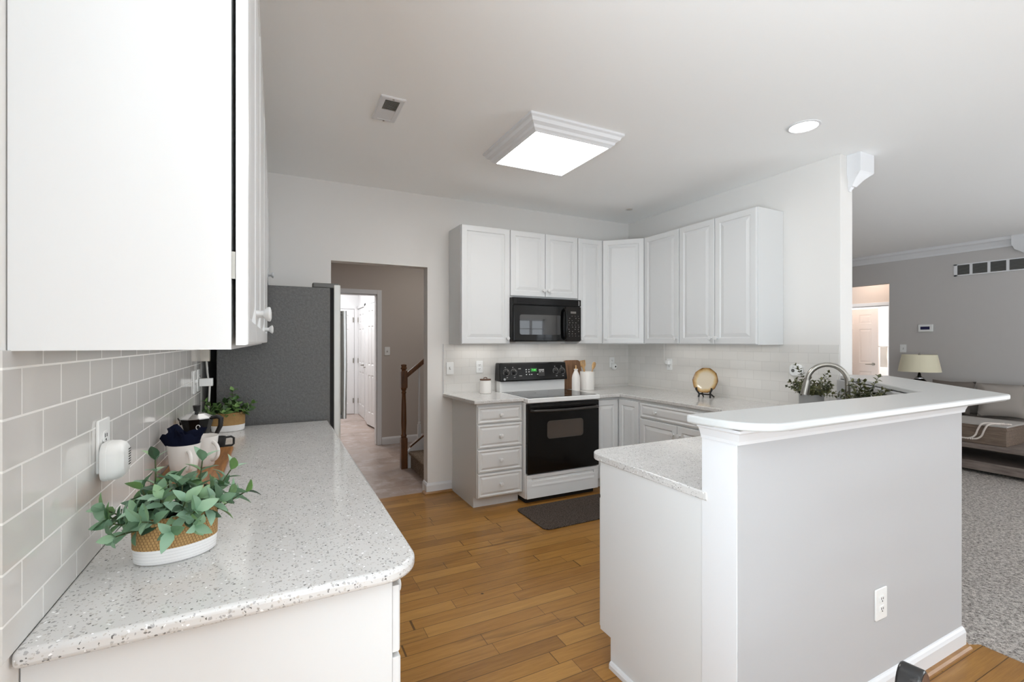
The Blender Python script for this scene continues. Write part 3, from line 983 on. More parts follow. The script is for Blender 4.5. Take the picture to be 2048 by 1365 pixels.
# backguard: white riser and leaning black control panel
b = B(); b.loft([[(0.012, 0.552, z0), (0.745, 0.552, z0), (0.745, 0.645, z0), (0.012, 0.645, z0)] for z0 in (0.905, 1.02)])
b.obj('backguard', 'appl_white', rg, bevel=0.006, seg=3)
PT = 0.045   # lean of the panel
prof = [(-0.004, 0.525), (0.761, 0.525)]
lo = [(-0.004, 0.520, 1.012), (0.761, 0.520, 1.012), (0.761, 0.650, 1.012), (-0.004, 0.650, 1.012)]
hi = [(0.004, 0.548, 1.190), (0.753, 0.548, 1.190), (0.753, 0.650, 1.190), (0.004, 0.650, 1.190)]
cp = B().loft([lo, hi]).obj('control_panel', 'black', rg, bevel=0.012, seg=4)


def on_panel(x, z, off=0.0):   # point on the leaning face
    f = (z - 1.012) / 0.178
    return (x, 0.520 + 0.028 * f - off, z)


ROTP = (PI / 2 - math.atan(0.028 / 0.178), 0, 0)
RM = Matrix.Rotation(PI / 2 - math.atan(0.028 / 0.178), 4, 'X')
for kx in (0.068, 0.149, 0.625, 0.703):
    m = Matrix.Translation(on_panel(kx, 1.100)) @ RM
    b = B().lathe([(0.026, 0), (0.026, 0.006), (0.019, 0.009), (0.018, 0.022), (0.013, 0.026)], n=24, mtx=m)
    b.box(-0.004, -0.018, 0.020, 0.004, 0.018, 0.033, mtx=m)
    kn = b.obj('knob', 'black_matte', rg, smooth=True)
    tk = B()
    for i in range(15):
        a = math.radians(-60 + 300 * i / 14 - 90 + 60)
        mm = m @ Matrix.Rotation(a, 4, 'Z')
        tk.box(0.029, -0.0012, 0.0002, 0.035, 0.0012, 0.0010, mtx=mm)
    tk.obj('dial_marks', 'white_mark', kn)
    B().box(-0.0012, 0.006, 0.0331, 0.0012, 0.017, 0.0336, mtx=m).obj('pointer', 'white_mark', kn)
    text_obj('dial_lettering', 'HI', 0.011, 'white_mark', kn, on_panel(kx - 0.008, 1.146, 0.0006), ROTP)
    text_obj('dial_lettering', 'OFF', 0.010, 'white_mark', kn, on_panel(kx + 0.006, 1.050, 0.0006), ROTP)
m = Matrix.Translation(on_panel(0.371, 1.115)) @ RM
dsp = B().box(-0.036, -0.018, 0, 0.036, 0.018, 0.0012, mtx=m).obj('clock_display', 'green_panel', rg)
text_obj('clock_digits', '7:44', 0.027, 'green_digits', dsp, on_panel(0.371, 1.115, 0.0016), ROTP)
b = B()
m = Matrix.Translation(on_panel(0.30, 1.095)) @ RM
for bx, bz in ((-0.014, 0.026), (0.016, 0.026), (-0.014, 0.004), (0.016, 0.004), (-0.014, -0.022), (0.020, -0.022), (0.045, -0.022), (0.112, -0.022)):
    b.box(bx - 0.006, bz - 0.004, 0, bx + 0.006, bz + 0.004, 0.001, mtx=m)
b.obj('keypad', 'white_mark', rg)
b = B(); m = Matrix.Translation(on_panel(0.455, 1.094)) @ RM
b.box(-0.032, -0.040, 0, 0.036, 0.034, 0.0008, mtx=m); b.obj('keypad_plate', 'grey_plastic', rg).data.materials[0] = plain('keypad_dark', rgb(44, 42, 41), 0.35)
b = B(); b.box(-0.026, 0.016, 0.001, 0.032, 0.024, 0.0014, mtx=m); b.box(-0.022, 0.000, 0.001, -0.006, 0.006, 0.0014, mtx=m); b.box(0.006, 0.002, 0.001, 0.03, 0.006, 0.0014, mtx=m)
b.obj('keypad', 'white_mark', rg)
text_obj('panel_lettering', 'BAKE', 0.012, 'white_mark', rg, on_panel(0.214, 1.132, 0.0006), ROTP)
text_obj('panel_lettering', 'TIMER', 0.012, 'white_mark', rg, on_panel(0.220, 1.063, 0.0006), ROTP)
m = Matrix.Translation(on_panel(0.046, 1.034)) @ RM
b = B().lathe([(0.011, 0), (0.011, 0.0010), (0.0, 0.0011)], n=20, mtx=m)
lg = b.obj('round_badge', plain('badge_silver', rgb(176, 176, 176), 0.3, metal=0.6), rg)
text_obj('badge_mark', 'GE', 0.012, 'black_matte', lg, on_panel(0.046, 1.034, 0.0014), ROTP)
# oven door
b = B().prism(round_poly([(0.004, -0.012, 0.012), (0.755, -0.012, 0.012), (0.755, 0.03), (0.004, 0.03)]), 0.262, 0.862)
dr = b.obj('oven_door', 'black', rg, bevel=0.006, seg=3)
b = B()
for z in (0.835, 0.845):
    b.box(0.02, -0.0155, z, 0.74, -0.012, z + 0.006)
b.obj('door_ridge', 'black_matte', dr, bevel=0.0015)
pts = [(0.035, -0.012, 0.806), (0.05, -0.045, 0.806)] + [(0.08 + 0.60 * k / 12, -0.052 - 0.012 * math.sin(PI * k / 12), 0.806 - 0.004 * math.sin(PI * k / 12)) for k in range(13)] + [(0.712, -0.045, 0.806), (0.727, -0.012, 0.806)]
B().tube(pts, 0.0125, 12).obj('door_handle', plain('oven_handle', rgb(48, 45, 43), 0.28), dr, smooth=True)
wp = round_poly([(0.198, 0.555, 0.03), (0.572, 0.555, 0.03), (0.572, 0.705, 0.03), (0.198, 0.705, 0.03)], 6)
mx = Matrix.Translation((0, -0.012, 0)) @ Matrix.Rotation(PI / 2, 4, 'X')
B().prism(wp, -0.002, 0.0008, mx).obj('oven_window', 'oven_window', dr)
b = B().loft([[(x, -0.0135, z) for x, z in wp], [((x - 0.385) * 1.018 + 0.385, -0.0135, (z - 0.63) * 1.05 + 0.63) for x, z in wp]], True, False, False)
b.obj('window_trim', plain('window_trim_dark', rgb(60, 58, 55), 0.3), dr)
# warming drawer with a scooped grip
b = B()
x0, x1 = 0.004, 0.750
b.box(x0, 0.0, 0.05, x1, 0.03, 0.196)
b.box(x0, 0.0, 0.222, x1, 0.03, 0.252); b.box(x0, 0.0, 0.196, 0.05, 0.03, 0.222); b.box(0.702, 0.0, 0.196, x1, 0.03, 0.222)
dw = b.obj('storage_drawer', 'appl_white', rg, bevel=0.002)
b = B(); n = 10
rings = []
for k in range(n + 1):
    f = k / n
    rings.append([(0.05, 0.030 * f * f - 0.003 * (1 - f) , 0.150 + 0.072 * f), (0.702, 0.030 * f * f - 0.003 * (1 - f), 0.150 + 0.072 * f)])
b.loft(rings, False, False, False)
b.obj('drawer_grip', 'appl_white', dw, smooth=True)

# --- microwave
mw = thing('microwave', 'black over-the-range microwave hung under the short wall cabinet', 'microwave', (1.925, 3.80, 1.392))
B().box(0.0, 0.02, 0.005, 0.755, 0.375, 0.412).obj('oven_body', 'black_matte', mw, bevel=0.004)
b = B().prism(round_poly([(0.0, 0.0, 0.018), (0.755, 0.0, 0.012), (0.755, 0.03), (0.0, 0.03)]), 0.348, 0.412)
gr = b.obj('vent_grille', 'black', mw, bevel=0.003)
for i in range(5):
    B().box(0.045, -0.004, 0.356 + 0.0105 * i, 0.715, 0.001, 0.3615 + 0.0105 * i).obj('grille_slat', 'black', gr, bevel=0.001)
b = B()
for i in range(4):
    b.box(0.722, -0.0008, 0.357 + 0.012 * i, 0.730, 0.0, 0.364 + 0.012 * i)
b.obj('grille_marks', 'white_mark', gr)
b = B().prism(round_poly([(0.0, -0.002, 0.018), (0.572, -0.002), (0.572, 0.03), (0.0, 0.03)]), 0.012, 0.342)
md = b.obj('microwave_door', 'black_glass', mw, bevel=0.004)
B().prism(round_poly([(0.07, 0.07, 0.02), (0.515, 0.07, 0.02), (0.515, 0.255, 0.02), (0.07, 0.255, 0.02)], 5), 0.0022, 0.0030, Matrix.Rotation(PI / 2, 4, 'X')).obj('door_glass', plain('microwave_glass', rgb(34, 33, 32), 0.02, spec=0.8), md)
hp = [(0.553, -0.002, 0.318), (0.553, -0.03, 0.30)] + [(0.553, -0.036 - 0.012 * math.sin(PI * k / 8), 0.285 - 0.225 * k / 8) for k in range(9)] + [(0.553, -0.03, 0.045), (0.553, -0.002, 0.028)]
B().tube(hp, [0.012] + [0.014] * (len(hp) - 2) + [0.012], 10).obj('door_handle', 'black', md, smooth=True)
pn = B().prism(round_poly([(0.576, -0.001), (0.755, -0.001, 0.012), (0.755, 0.03), (0.576, 0.03)]), 0.012, 0.342).obj('control_panel', plain('microwave_panel', rgb(30, 27, 25), 0.25, spec=0.25), mw, bevel=0.003)
B().box(0.628, -0.0018, 0.277, 0.691, -0.0008, 0.297).obj('clock_display', plain('lcd_grey', rgb(120, 116, 112), 0.2), pn)
b = B()
for r in range(10):
    for c in range(4):
        if (r * 7 + c * 3) % 5 == 0:
            continue
        x = 0.606 + 0.036 * c + (0.006 if r % 2 else 0); z = 0.250 - 0.0215 * r
        w = 0.010 if r in (1, 3, 8) else 0.006
        b.box(x, -0.0016, z, x + w, -0.0009, z + (0.004 if r not in (5, 6, 7) else 0.007))
b.obj('keypad', plain('key_print', rgb(150, 144, 138), 0.5), pn)
B().box(0.06, 0.06, -0.004, 0.40, 0.20, 0.006).obj('underside_lamp', plain('microwave_underside', rgb(190, 190, 186), 0.3), mw)
B().box(0.0, 0.30, -0.014, 0.755, 0.36, 0.006).obj('underside_bracket', 'appl_white', mw)

# --- refrigerator (door faces +x)
fr = thing('refrigerator', 'stainless refrigerator with dark textured side at the end of the left counter', 'refrigerator', (-0.300, 3.104, 0))
B().box(0, 0, 0.03, 0.600, 0.91, 1.731).obj('fridge_body', 'fridge_side', fr, bevel=0.004)
B().box(0.02, 0.02, 0.0, 0.58, 0.89, 0.031).obj('plinth', 'dark', fr)
B().box(0.600, 0.010, 0.05, 0.622, 0.90, 1.728).obj('door_seal', 'dark', fr)
b = B().prism(round_poly([(0.622, 0.0, 0.004), (0.662, 0.0, 0.012), (0.672, 0.455, 0.01), (0.622, 0.455, 0.004)], 5), 0.62, 1.752)
da = b.obj('fridge_door', 'steel_light', fr, bevel=0.003)
b = B().prism(round_poly([(0.622, 0.458, 0.004), (0.672, 0.458, 0.01), (0.662, 0.91, 0.012), (0.622, 0.91, 0.004)], 5), 0.62, 1.752)
db = b.obj('fridge_door', 'steel_light', fr, bevel=0.003)
b = B().prism(round_poly([(0.622, 0.0, 0.004), (0.668, 0.0, 0.012), (0.668, 0.91, 0.012), (0.622, 0.91, 0.004)], 5), 0.06, 0.61)
dc = b.obj('freezer_drawer', 'steel_light', fr, bevel=0.003)
for dd_, y in ((da, 0.405), (db, 0.505)):
    hnd = B().tube([(0.732, y, 0.85), (0.736, y, 1.23), (0.732, y, 1.615)], 0.017, 16).obj('door_handle', 'steel', dd_, smooth=True)
    k = B()
    for z in (0.865, 1.60):
        k.box(0.664, y - 0.012, z - 0.014, 0.735, y + 0.012, z + 0.014)
    k.obj('handle_mount', 'grey_plastic', hnd, bevel=0.003)
B().tube([(0.70, 0.08, 0.56), (0.71, 0.45, 0.56), (0.70, 0.83, 0.56)], 0.013, 12).obj('door_handle', 'steel', dc, smooth=True)
b = B().prism(round_poly([(0.50, 0.004, 0.01), (0.655, 0.004, 0.01), (0.655, 0.10, 0.02), (0.50, 0.07, 0.02)], 4), 1.731, 1.760)
b.obj('hinge_cover', 'grey_plastic', fr, bevel=0.005)
b = B().prism(round_poly([(0.50, 0.84, 0.02), (0.655, 0.81, 0.02), (0.655, 0.906, 0.01), (0.50, 0.906, 0.01)], 4), 1.731, 1.760)
b.obj('hinge_cover', 'grey_plastic', fr, bevel=0.005)


# ================================================================== ceiling things
cl = thing('ceiling_light', 'square white framed fluorescent ceiling light that is switched on', 'ceiling light', (1.665, 2.725, H))
FX, FY = 0.345, 0.355
path = [(-FX, -FY), (-FX, FY), (FX, FY), (FX, -FY)]   # travel so that the right side points inward is avoided below
prof = [(0.0, -0.0005), (0.0, -0.014), (-0.012, -0.022), (-0.020, -0.040), (-0.040, -0.052), (-0.046, -0.066), (-0.058, -0.074), (-0.066, -0.082), (-0.072, -0.082), (-0.072, -0.0005)]
B().sweep([(-FX, -FY), (FX, -FY), (FX, FY), (-FX, FY)], prof, True).obj('frame', 'trim', cl)
B().box(-FX + 0.070, -FY + 0.070, -0.076, FX - 0.070, FY - 0.070, -0.070).obj('diffuser', 'fixture', cl)
B().box(-FX + 0.06, -FY + 0.06, -0.06, FX - 0.06, FY - 0.06, -0.001).obj('housing', 'trim', cl)
rc = thing('recessed_light', 'round recessed ceiling light near the end of the right wall', 'ceiling light', (2.935, 1.785, H))
B().lathe([(0.092, 0.0), (0.092, -0.004), (0.080, -0.007), (0.076, -0.002), (0.076, 0.0)], n=40, cap=False).obj('trim_ring', 'trim', rc, smooth=True)
B().lathe([(0.077, -0.0015), (0.077, -0.0030), (0.0, -0.0032)], n=40).obj('lens', 'can', rc)
av = thing('air_vent', 'small white air vent in the ceiling with grey louvres', 'vent', (0.578, 2.729, H))
b = B()
b.sweep([(-0.068, -0.148), (0.068, -0.148), (0.068, 0.148), (-0.068, 0.148)], [(0, 0), (0, -0.006), (-0.006, -0.010), (-0.028, -0.010), (-0.028, 0)], True)
b.obj('frame', 'trim', av)
B().box(-0.042, -0.122, -0.003, 0.042, 0.0, -0.0005).obj('duct', plain('vent_duct', rgb(150, 149, 146), 0.6), av)
for i in range(9):
    m = Matrix.Translation((0, -0.115 + 0.0135 * i, -0.006)) @ Matrix.Rotation(0.7, 4, 'X')
    B().box(-0.042, -0.005, -0.0006, 0.042, 0.005, 0.0006, mtx=m).obj('slat', plain('vent_slat', rgb(150, 150, 146), 0.5) if i == 0 else bpy.data.materials['vent_slat'], av)
B().box(-0.042, 0.002, -0.008, 0.042, 0.122, -0.001).obj('damper_plate', 'trim', av)
for y in (-0.136, 0.136):
    B().lathe([(0.006, 0), (0.006, -0.003), (0.0, -0.004)], c=(0, y, -0.0095), n=10).obj('screw', 'nickel', av)
tag(B().lathe([(0.035, 0.0), (0.035, -0.004), (0.028, -0.007), (0.0, -0.008)], n=24).obj('sprinkler_cover', plain('sprinkler_cover', rgb(206, 202, 198), 0.5), loc=(3.195, 3.70, H), smooth=True), 'small round cover plate on the ceiling above the corner cabinet', 'cover plate')
# corbel at the free end of the right wall
cb = B()
XA, XB, YE = 3.672, 3.850, 1.925


def crb(x0, x1, d, z):
    return [(x0, YE - d, z), (x1, YE - d, z), (x1, YE, z), (x0, YE, z)]


cb.loft([crb(3.690, 3.712, 0.008, 2.480), crb(3.688, 3.718, 0.014, 2.494), crb(3.686, 3.730, 0.022, 2.510), crb(3.684, 3.742, 0.028, 2.512), crb(3.680, 3.790, 0.055, 2.563), crb(3.674, 3.828, 0.080, 2.594),
         crb(3.672, 3.838, 0.082, 2.598), crb(3.672, 3.848, 0.090, 2.608), crb(3.672, 3.848, 0.090, 2.739)])
o = tag(cb.obj('corbel', 'trim', bevel=0.002), 'white moulded corbel under the ceiling at the free end of the right wall', 'corbel')
cb2 = B()
cb2.loft([[(8.39 - d, 2.32 - w, z), (8.39 - d, 2.32 + w, z), (8.39, 2.32 + w, z), (8.39, 2.32 - w, z)] for d, w, z in ((0.02, 0.02, 2.50), (0.04, 0.04, 2.52), (0.06, 0.07, 2.545), (0.075, 0.10, 2.565), (0.085, 0.11, 2.60), (0.10, 0.12, 2.62), (0.10, 0.12, 2.739))])
tag(cb2.obj('corbel', 'trim', bevel=0.002), 'white moulded corbel set in the crown moulding of the family room wall', 'corbel')


# ================================================================== wall plates
def wall_plate(name, label, cat, loc, rz, kind, group=None, mat='plastic', w=0.070, h=0.115):
    """local: plate in the xz plane facing -y, origin at its centre on the wall"""
    t = thing(name, label, cat, loc, rz, group)
    B().prism(round_poly([(-w / 2, -h / 2, 0.006), (w / 2, -h / 2, 0.006), (w / 2, h / 2, 0.006), (-w / 2, h / 2, 0.006)], 4), 0, 0.006, Matrix.Rotation(PI / 2, 4, 'X')).obj('cover_plate', mat, t, bevel=0.002)
    if kind == 'outlet':
        for s in (1, -1):
            r = B().prism(round_poly([(-0.017, -0.013, 0.008), (0.017, -0.013, 0.008), (0.017, 0.013, 0.008), (-0.017, 0.013, 0.008)], 4), 0.006, 0.0085, Matrix.Translation((0, 0, s * 0.0195)) @ Matrix.Rotation(PI / 2, 4, 'X')).obj('socket', mat, t, bevel=0.0008)
            k = B()
            k.box(-0.0075, -0.0092, s * 0.0195 - 0.0015, -0.0050, -0.0084, s * 0.0195 + 0.0075); k.box(0.0050, -0.0092, s * 0.0195 - 0.0015, 0.0075, -0.0084, s * 0.0195 + 0.0065)
            k.lathe([(0.0026, 0.0084), (0.0026, 0.0092)], n=10, mtx=Matrix.Translation((0, 0, s * 0.0195 - 0.0075)) @ Matrix.Rotation(PI / 2, 4, 'X'))
            k.obj('slots', 'dark', r)
    elif kind == 'toggle':
        k = B().box(-0.005, -0.018, -0.004, 0.005, -0.005, 0.012); k.obj('toggle', mat, t, bevel=0.002)
        k = B().box(-0.008, -0.0066, -0.014, 0.008, -0.0058, 0.014); k.obj('toggle_slot', plain('switch_slot', rgb(176, 174, 170), 0.5), t)
    return t


wall_plate('light_switch', 'light switch at the left end of the white backsplash', 'light switch', (1.453, BY - 0.006, 1.147), 0, 'toggle')
wall_plate('wall_outlet', 'wall outlet above the ceramic canister left of the range', 'outlet', (1.752, BY - 0.006, 1.153), 0, 'outlet')
t = wall_plate('wall_outlet', 'wall outlet in the back corner holding a round night light', 'outlet', (3.355, BY - 0.006, 1.165), 0, 'outlet')
nl = thing('night_light', 'round white plug-in night light on the corner outlet', 'night light', (3.368, BY - 0.0155, 1.118))
m = Matrix.Rotation(PI / 2, 4, 'X')
B().lathe([(0.030, 0), (0.036, 0.006), (0.037, 0.022), (0.030, 0.032), (0.012, 0.036)], n=24, mtx=m, sx=0.85, sy=1.0).obj('housing', 'plastic', nl, smooth=True)
B().lathe([(0.009, 0.036), (0.009, 0.0375), (0.0, 0.038)], c=(0.004, 0.0, 0), n=16, mtx=m).obj('sensor_eye', 'dark', nl)
t = wall_plate('wall_outlet', 'wall outlet on the right wall with a white plug and cord', 'outlet', (RX - 0.006, 3.540, 1.163), -PI / 2, 'outlet')
pa = thing('power_adapter', 'white plug with a cord running from the right wall outlet up under the cabinets', 'plug', (RX - 0.0152, 3.541, 1.1845))
B().box(-0.035, -0.019, -0.0195, 0, 0.019, 0.0195).obj('plug', 'plastic', pa, bevel=0.004)
B().tube([(-0.015, 0.017, -0.006), (-0.009, 0.049, -0.009), (-0.001, 0.064, 0.005), (0.003, 0.071, 0.065), (0.003, 0.073, 0.1865)], 0.005, 8).obj('cord', 'cordw', pa, smooth=True)
sn = thing('motion_sensor', 'white rounded-square sensor on the tile behind the sink plant', 'sensor', (RX - 0.0065, 2.232, 1.178), -PI / 2)
B().prism(round_poly([(-0.048, -0.045, 0.03), (0.048, -0.045, 0.03), (0.048, 0.045, 0.03), (-0.048, 0.045, 0.03)], 6), 0, 0.028, Matrix.Rotation(PI / 2, 4, 'X')).obj('housing', 'plastic', sn, bevel=0.008, seg=3)
B().lathe([(0.013, 0.028), (0.013, 0.030), (0.0, 0.031)], c=(-0.016, -0.004, 0), n=20, mtx=Matrix.Rotation(PI / 2, 4, 'X')).obj('sensor_eye', 'grey_plastic', sn)
B().lathe([(0.003, 0.028), (0.003, 0.0295)], c=(-0.014, 0.022, 0), n=10, mtx=Matrix.Rotation(PI / 2, 4, 'X')).obj('indicator', 'dark', sn)
wall_plate('wall_outlet', 'wall outlet low on the grey face of the peninsula', 'outlet', (2.106, PY, 0.377), 0, 'outlet', w=0.082, h=0.122)
t = wall_plate('wall_outlet', 'wall outlet on the left tile above the nearest basket plant', 'outlet', (LX + 0.006, 1.415, 1.157), PI / 2, 'outlet', w=0.082, h=0.122)
gd = thing('plug_in_alarm', 'white plug-in alarm with vent slots on the left wall outlet', 'alarm', (LX + 0.0155, 1.400, 1.122), PI / 2)
pr = round_poly([(-0.040, -0.044, 0.024), (0.040, -0.044, 0.024), (0.040, 0.044, 0.024), (-0.040, 0.044, 0.024)], 6)
B().loft([[(x * s, -y, z * s) for x, z in pr] for s, y in ((0.96, 0.0), (1.0, 0.003), (1.0, 0.012), (0.99, 0.0125), (0.99, 0.0145), (0.97, 0.026), (0.88, 0.036), (0.70, 0.042))]).obj('housing', 'plastic', gd, smooth=True)
for i in range(7):
    B().box(0.012, -0.0425, 0.019 - 0.006 * i, 0.029, -0.034, 0.0214 - 0.006 * i).obj('vent_slot', 'dark', gd)
# far end of the left wall
wall_plate('light_switch', 'edge-on white switch plate on the left tile near the refrigerator', 'light switch', (LX + 0.006, 2.80, 1.195), PI / 2, 'toggle')
t = wall_plate('wall_outlet', 'wall outlet on the left tile beside the refrigerator', 'outlet', (LX + 0.006, 2.93, 1.195), PI / 2, 'outlet')
tag(B().box(LX + 0.0152, 2.895, 1.165, LX + 0.075, 2.935, 1.205).obj('power_plug', 'plastic', bevel=0.003), 'white plug in the left wall outlet by the refrigerator', 'plug')
pa = thing('adapter_box', 'cream box with a hanging grey cord under the left wall cabinets beside the refrigerator', 'box', (LX, 3.06, 1.29))
B().box(0.0002, -0.024, 0, 0.046, 0.025, 0.093).obj('housing', 'plastic_cream', pa, bevel=0.002)
B().tube([(0.03, 0.005, 0.002), (0.034, 0.008, -0.07), (0.044, 0.01, -0.14), (0.040, 0.01, -0.24), (0.036, 0.0, -0.34), (0.034, -0.01, -0.365)], 0.005, 8).obj('cord', 'cordw', pa, smooth=True)

wall_plate('light_switch', 'light switch on the hall wall beside the laundry door casing', 'light switch', (1.352, 6.45, 1.265), 0, 'toggle')
th = thing('thermostat', 'white thermostat with a dark screen on the family room wall', 'thermostat', (8.389, 3.345, 1.59), -PI / 2)
B().box(-0.085, -0.022, -0.052, 0.085, 0, 0.052).obj('housing', 'plastic', th, bevel=0.006)
B().box(-0.058, -0.0235, -0.022, 0.050, -0.0215, 0.022).obj('screen', 'screen', th)
wall_plate('light_switch', 'light switch on the family room wall above the lamp', 'light switch', (8.389, 3.62, 1.292), -PI / 2, 'toggle', w=0.08, h=0.12)
# return grille on the family room wall
rv = thing('air_vent', 'wide white return grille with dark louvres high on the family room wall', 'vent', (8.389, 2.05, 2.378), -PI / 2)
b = B(); VW, VH = 0.98, 0.080
b.box(-VW, -0.014, -VH, VW, 0, -VH + 0.014); b.box(-VW, -0.014, VH - 0.014, VW, 0, VH); b.box(-VW, -0.014, -VH, -VW + 0.035, 0, VH); b.box(VW - 0.035, -0.014, -VH, VW, 0, VH)
nb = 11
for i in range(1, nb):
    x = -VW + 2 * VW * i / nb; b.box(x - 0.014, -0.013, -VH, x + 0.014, 0, VH)
b.obj('frame', 'trim', rv)
B().box(-VW + 0.02, -0.002, -VH + 0.01, VW - 0.02, -0.0005, VH - 0.01).obj('duct', plain('duct_dark', rgb(70, 70, 68), 0.7), rv)
b = B()
for i in range(7):
    z = -VH + 0.021 + i * 0.0178
    b.box(-VW + 0.03, -0.009, z, VW - 0.03, -0.002, z + 0.006, None)
b.obj('louvres', plain('louvre_grey', rgb(112, 112, 108), 0.6), rv)


# ================================================================== counter things
def leaf_pts(L, Wd, bend=0.25):
    """a pointed leaf along +x, slightly folded and drooping"""
    rows = []
    for k, wf in ((0.0, 0.10), (0.2, 0.72), (0.45, 1.0), (0.7, 0.78), (0.9, 0.36), (1.0, 0.04)):
        x = L * k; z = -bend * L * k * k
        w = Wd * wf / 2
        rows.append([(x, -w, z + w * 0.35), (x, 0, z), (x, w, z + w * 0.35)])
    return rows


def add_leaf(b, m, L, Wd, bend):
    rows = [[b.m.verts.new(m @ Vector(p)) for p in r] for r in leaf_pts(L, Wd, bend)]
    for a, c in zip(rows[:-1], rows[1:]):
        for i in range(2):
            b.m.faces.new([a[i], a[i + 1], c[i + 1], c[i]])


def sprig(bl, bs, p0, direction, length, n, L, Wd, rnd, droop=0.5, rs=0.0016):
    """stem with opposite leaf pairs"""
    d = Vector(direction).normalized()
    pts = [Vector(p0)]
    step = length / n
    for i in range(n):
        d = (d + Vector((rnd.uniform(-.12, .12), rnd.uniform(-.12, .12), -droop * 0.12 * i / n + rnd.uniform(-.06, .06)))).normalized()
        pts.append(pts[-1] + d * step)
    bs.tube(pts, rs, 5)
    ph = rnd.uniform(0, PI)
    for i in range(1, n + 1):
        t = (pts[i] - pts[i - 1]).normalized()
        a = t.orthogonal().normalized(); c = t.cross(a)
        ph += PI / 2 + rnd.uniform(-.3, .3)
        last = i == n
        for s in range(3 if last else 2):
            an = ph + (PI * s if not last else 2 * PI * s / 3)
            side = a * math.cos(an) + c * math.sin(an)
            ax = (side * (0.95 if not last else 0.7) + t * (0.55 if not last else 0.9) + Vector((0, 0, 0.12))).normalized()
            up = (t - ax * t.dot(ax)).normalized() if abs(t.dot(ax)) < 0.98 else Vector((0, 0, 1))
            yv = up.cross(ax)
            m = Matrix(((ax.x, yv.x, up.x, pts[i].x), (ax.y, yv.y, up.y, pts[i].y), (ax.z, yv.z, up.z, pts[i].z), (0, 0, 0, 1)))
            k = rnd.uniform(0.75, 1.12)
            add_leaf(bl, m, L * k, Wd * k, rnd.uniform(0.05, 0.45))


def basket_plant(label, loc, rz, mat, sprigs, seed, L=0.042, Wd=0.021):
    rnd = random.Random(seed)
    t = thing('basket_plant', label, 'potted plant', loc, rz, 'artificial plants in woven baskets')
    prof = [(0.90, 0.0), (0.965, 0.004), (0.99, 0.03), (1.0, 0.034), (1.01, 0.07), (1.0, 0.100), (0.96, 0.101), (0.95, 0.085), (0.9, 0.02)]
    b = B().lathe([(0.080 * r, z) for r, z in prof], n=48, sx=1.0, sy=0.70, cap=True)
    b.obj('basket', 'basket', t, smooth=True)
    B().lathe([(0.074, 0.078), (0.03, 0.083), (0.0, 0.084)], n=24, sy=0.70).obj('soil', plain('plant_filler', rgb(46, 48, 40), 0.9), t)
    bl, bs = B(), B()
    for (x, y, dx, dy, dz, ln, n) in sprigs:
        sprig(bl, bs, (x, y, 0.080), (dx, dy, dz), ln, n, L, Wd, rnd)
    bs.obj('stems', 'stem', t)
    bl.obj('foliage', mat, t, smooth=True)
    return t


def mound(seed, n, rx, ry, l0, l1, tall):
    r = random.Random(seed)
    out = []
    for i in range(n):
        a = 2.39996 * i + r.uniform(-.2, .2); k = math.sqrt((i + 0.5) / n)
        x, y = rx * 0.80 * k * math.cos(a), ry * 0.80 * k * math.sin(a)
        out.append((x, y, 1.15 * k * k * math.cos(a), 0.95 * k * k * math.sin(a), 0.95 - 0.42 * k, r.uniform(l0, l1) * (1.0 - 0.18 * k), 4))
    return out + tall


sp1 = mound(5, 26, 0.078, 0.054, 0.060, 0.090, [(-0.035, 0.015, -0.22, 0.2, 1.0, 0.135, 5), (0.035, 0.02, 0.18, 0.2, 1.0, 0.120, 5), (0.055, 0.01, 0.42, 0.1, 0.9, 0.105, 5),
                                                (-0.06, 0.0, -0.9, 0.0, 0.62, 0.080, 4), (0.06, -0.01, 1.0, -0.1, 0.42, 0.085, 4), (-0.055, -0.03, -0.8, -0.6, 0.12, 0.060, 3), (-0.01, -0.045, -0.1, -0.8, 0.05, 0.045, 2), (0.015, -0.045, 0.3, -0.8, 0.10, 0.045, 2)])
basket_plant('sage green plant in an oval woven basket at the front of the left counter', (-0.203, 1.300, 0.9145), 0.25, 'leaf', sp1, 3, 0.040, 0.0225)
sp2 = mound(8, 22, 0.078, 0.054, 0.055, 0.085, [(0.005, 0.0, 0.05, 0.0, 1.0, 0.130, 6), (0.02, 0.01, 0.2, 0.1, 1.0, 0.09, 4), (-0.05, 0.0, -0.7, 0.0, 0.9, 0.095, 5), (0.05, 0.0, 0.75, 0.0, 0.9, 0.085, 4)])
basket_plant('green plant in an oval woven basket against the refrigerator side', (-0.232, 2.965, 0.9145), 0.12, 'leaf2', sp2, 9, 0.034, 0.020)

# wooden tray board with mugs and coffee pot
b = B().prism(round_poly([(-0.362, 1.800, 0.004), (-0.170, 1.800, 0.004), (-0.170, 2.435, 0.004), (-0.362, 2.435, 0.004)]), 0.9145, 0.930)
tag(b.obj('serving_board', 'board_wood', bevel=0.003), 'brown wooden serving board under the mugs on the left counter', 'board')


def mug(label, loc, rz, group):
    t = thing('mug', label, 'mug', loc, rz, group)
    pr = [(0.034, 0.0), (0.037, 0.003), (0.043, 0.05), (0.0495, 0.105), (0.0505, 0.112), (0.0485, 0.112), (0.046, 0.10), (0.038, 0.02), (0.0, 0.010)]
    B().lathe(pr, n=36).obj('cup', 'ceramic', t, smooth=True)
    hp = []
    for k in range(13):
        a = PI / 2 - PI * k / 12
        hp.append((0.043 + 0.030 * math.cos(a), 0, 0.058 + 0.034 * math.sin(a)))
    B().tube(hp, 0.0065, 10).obj('handle', 'ceramic', t, smooth=True)
    return t


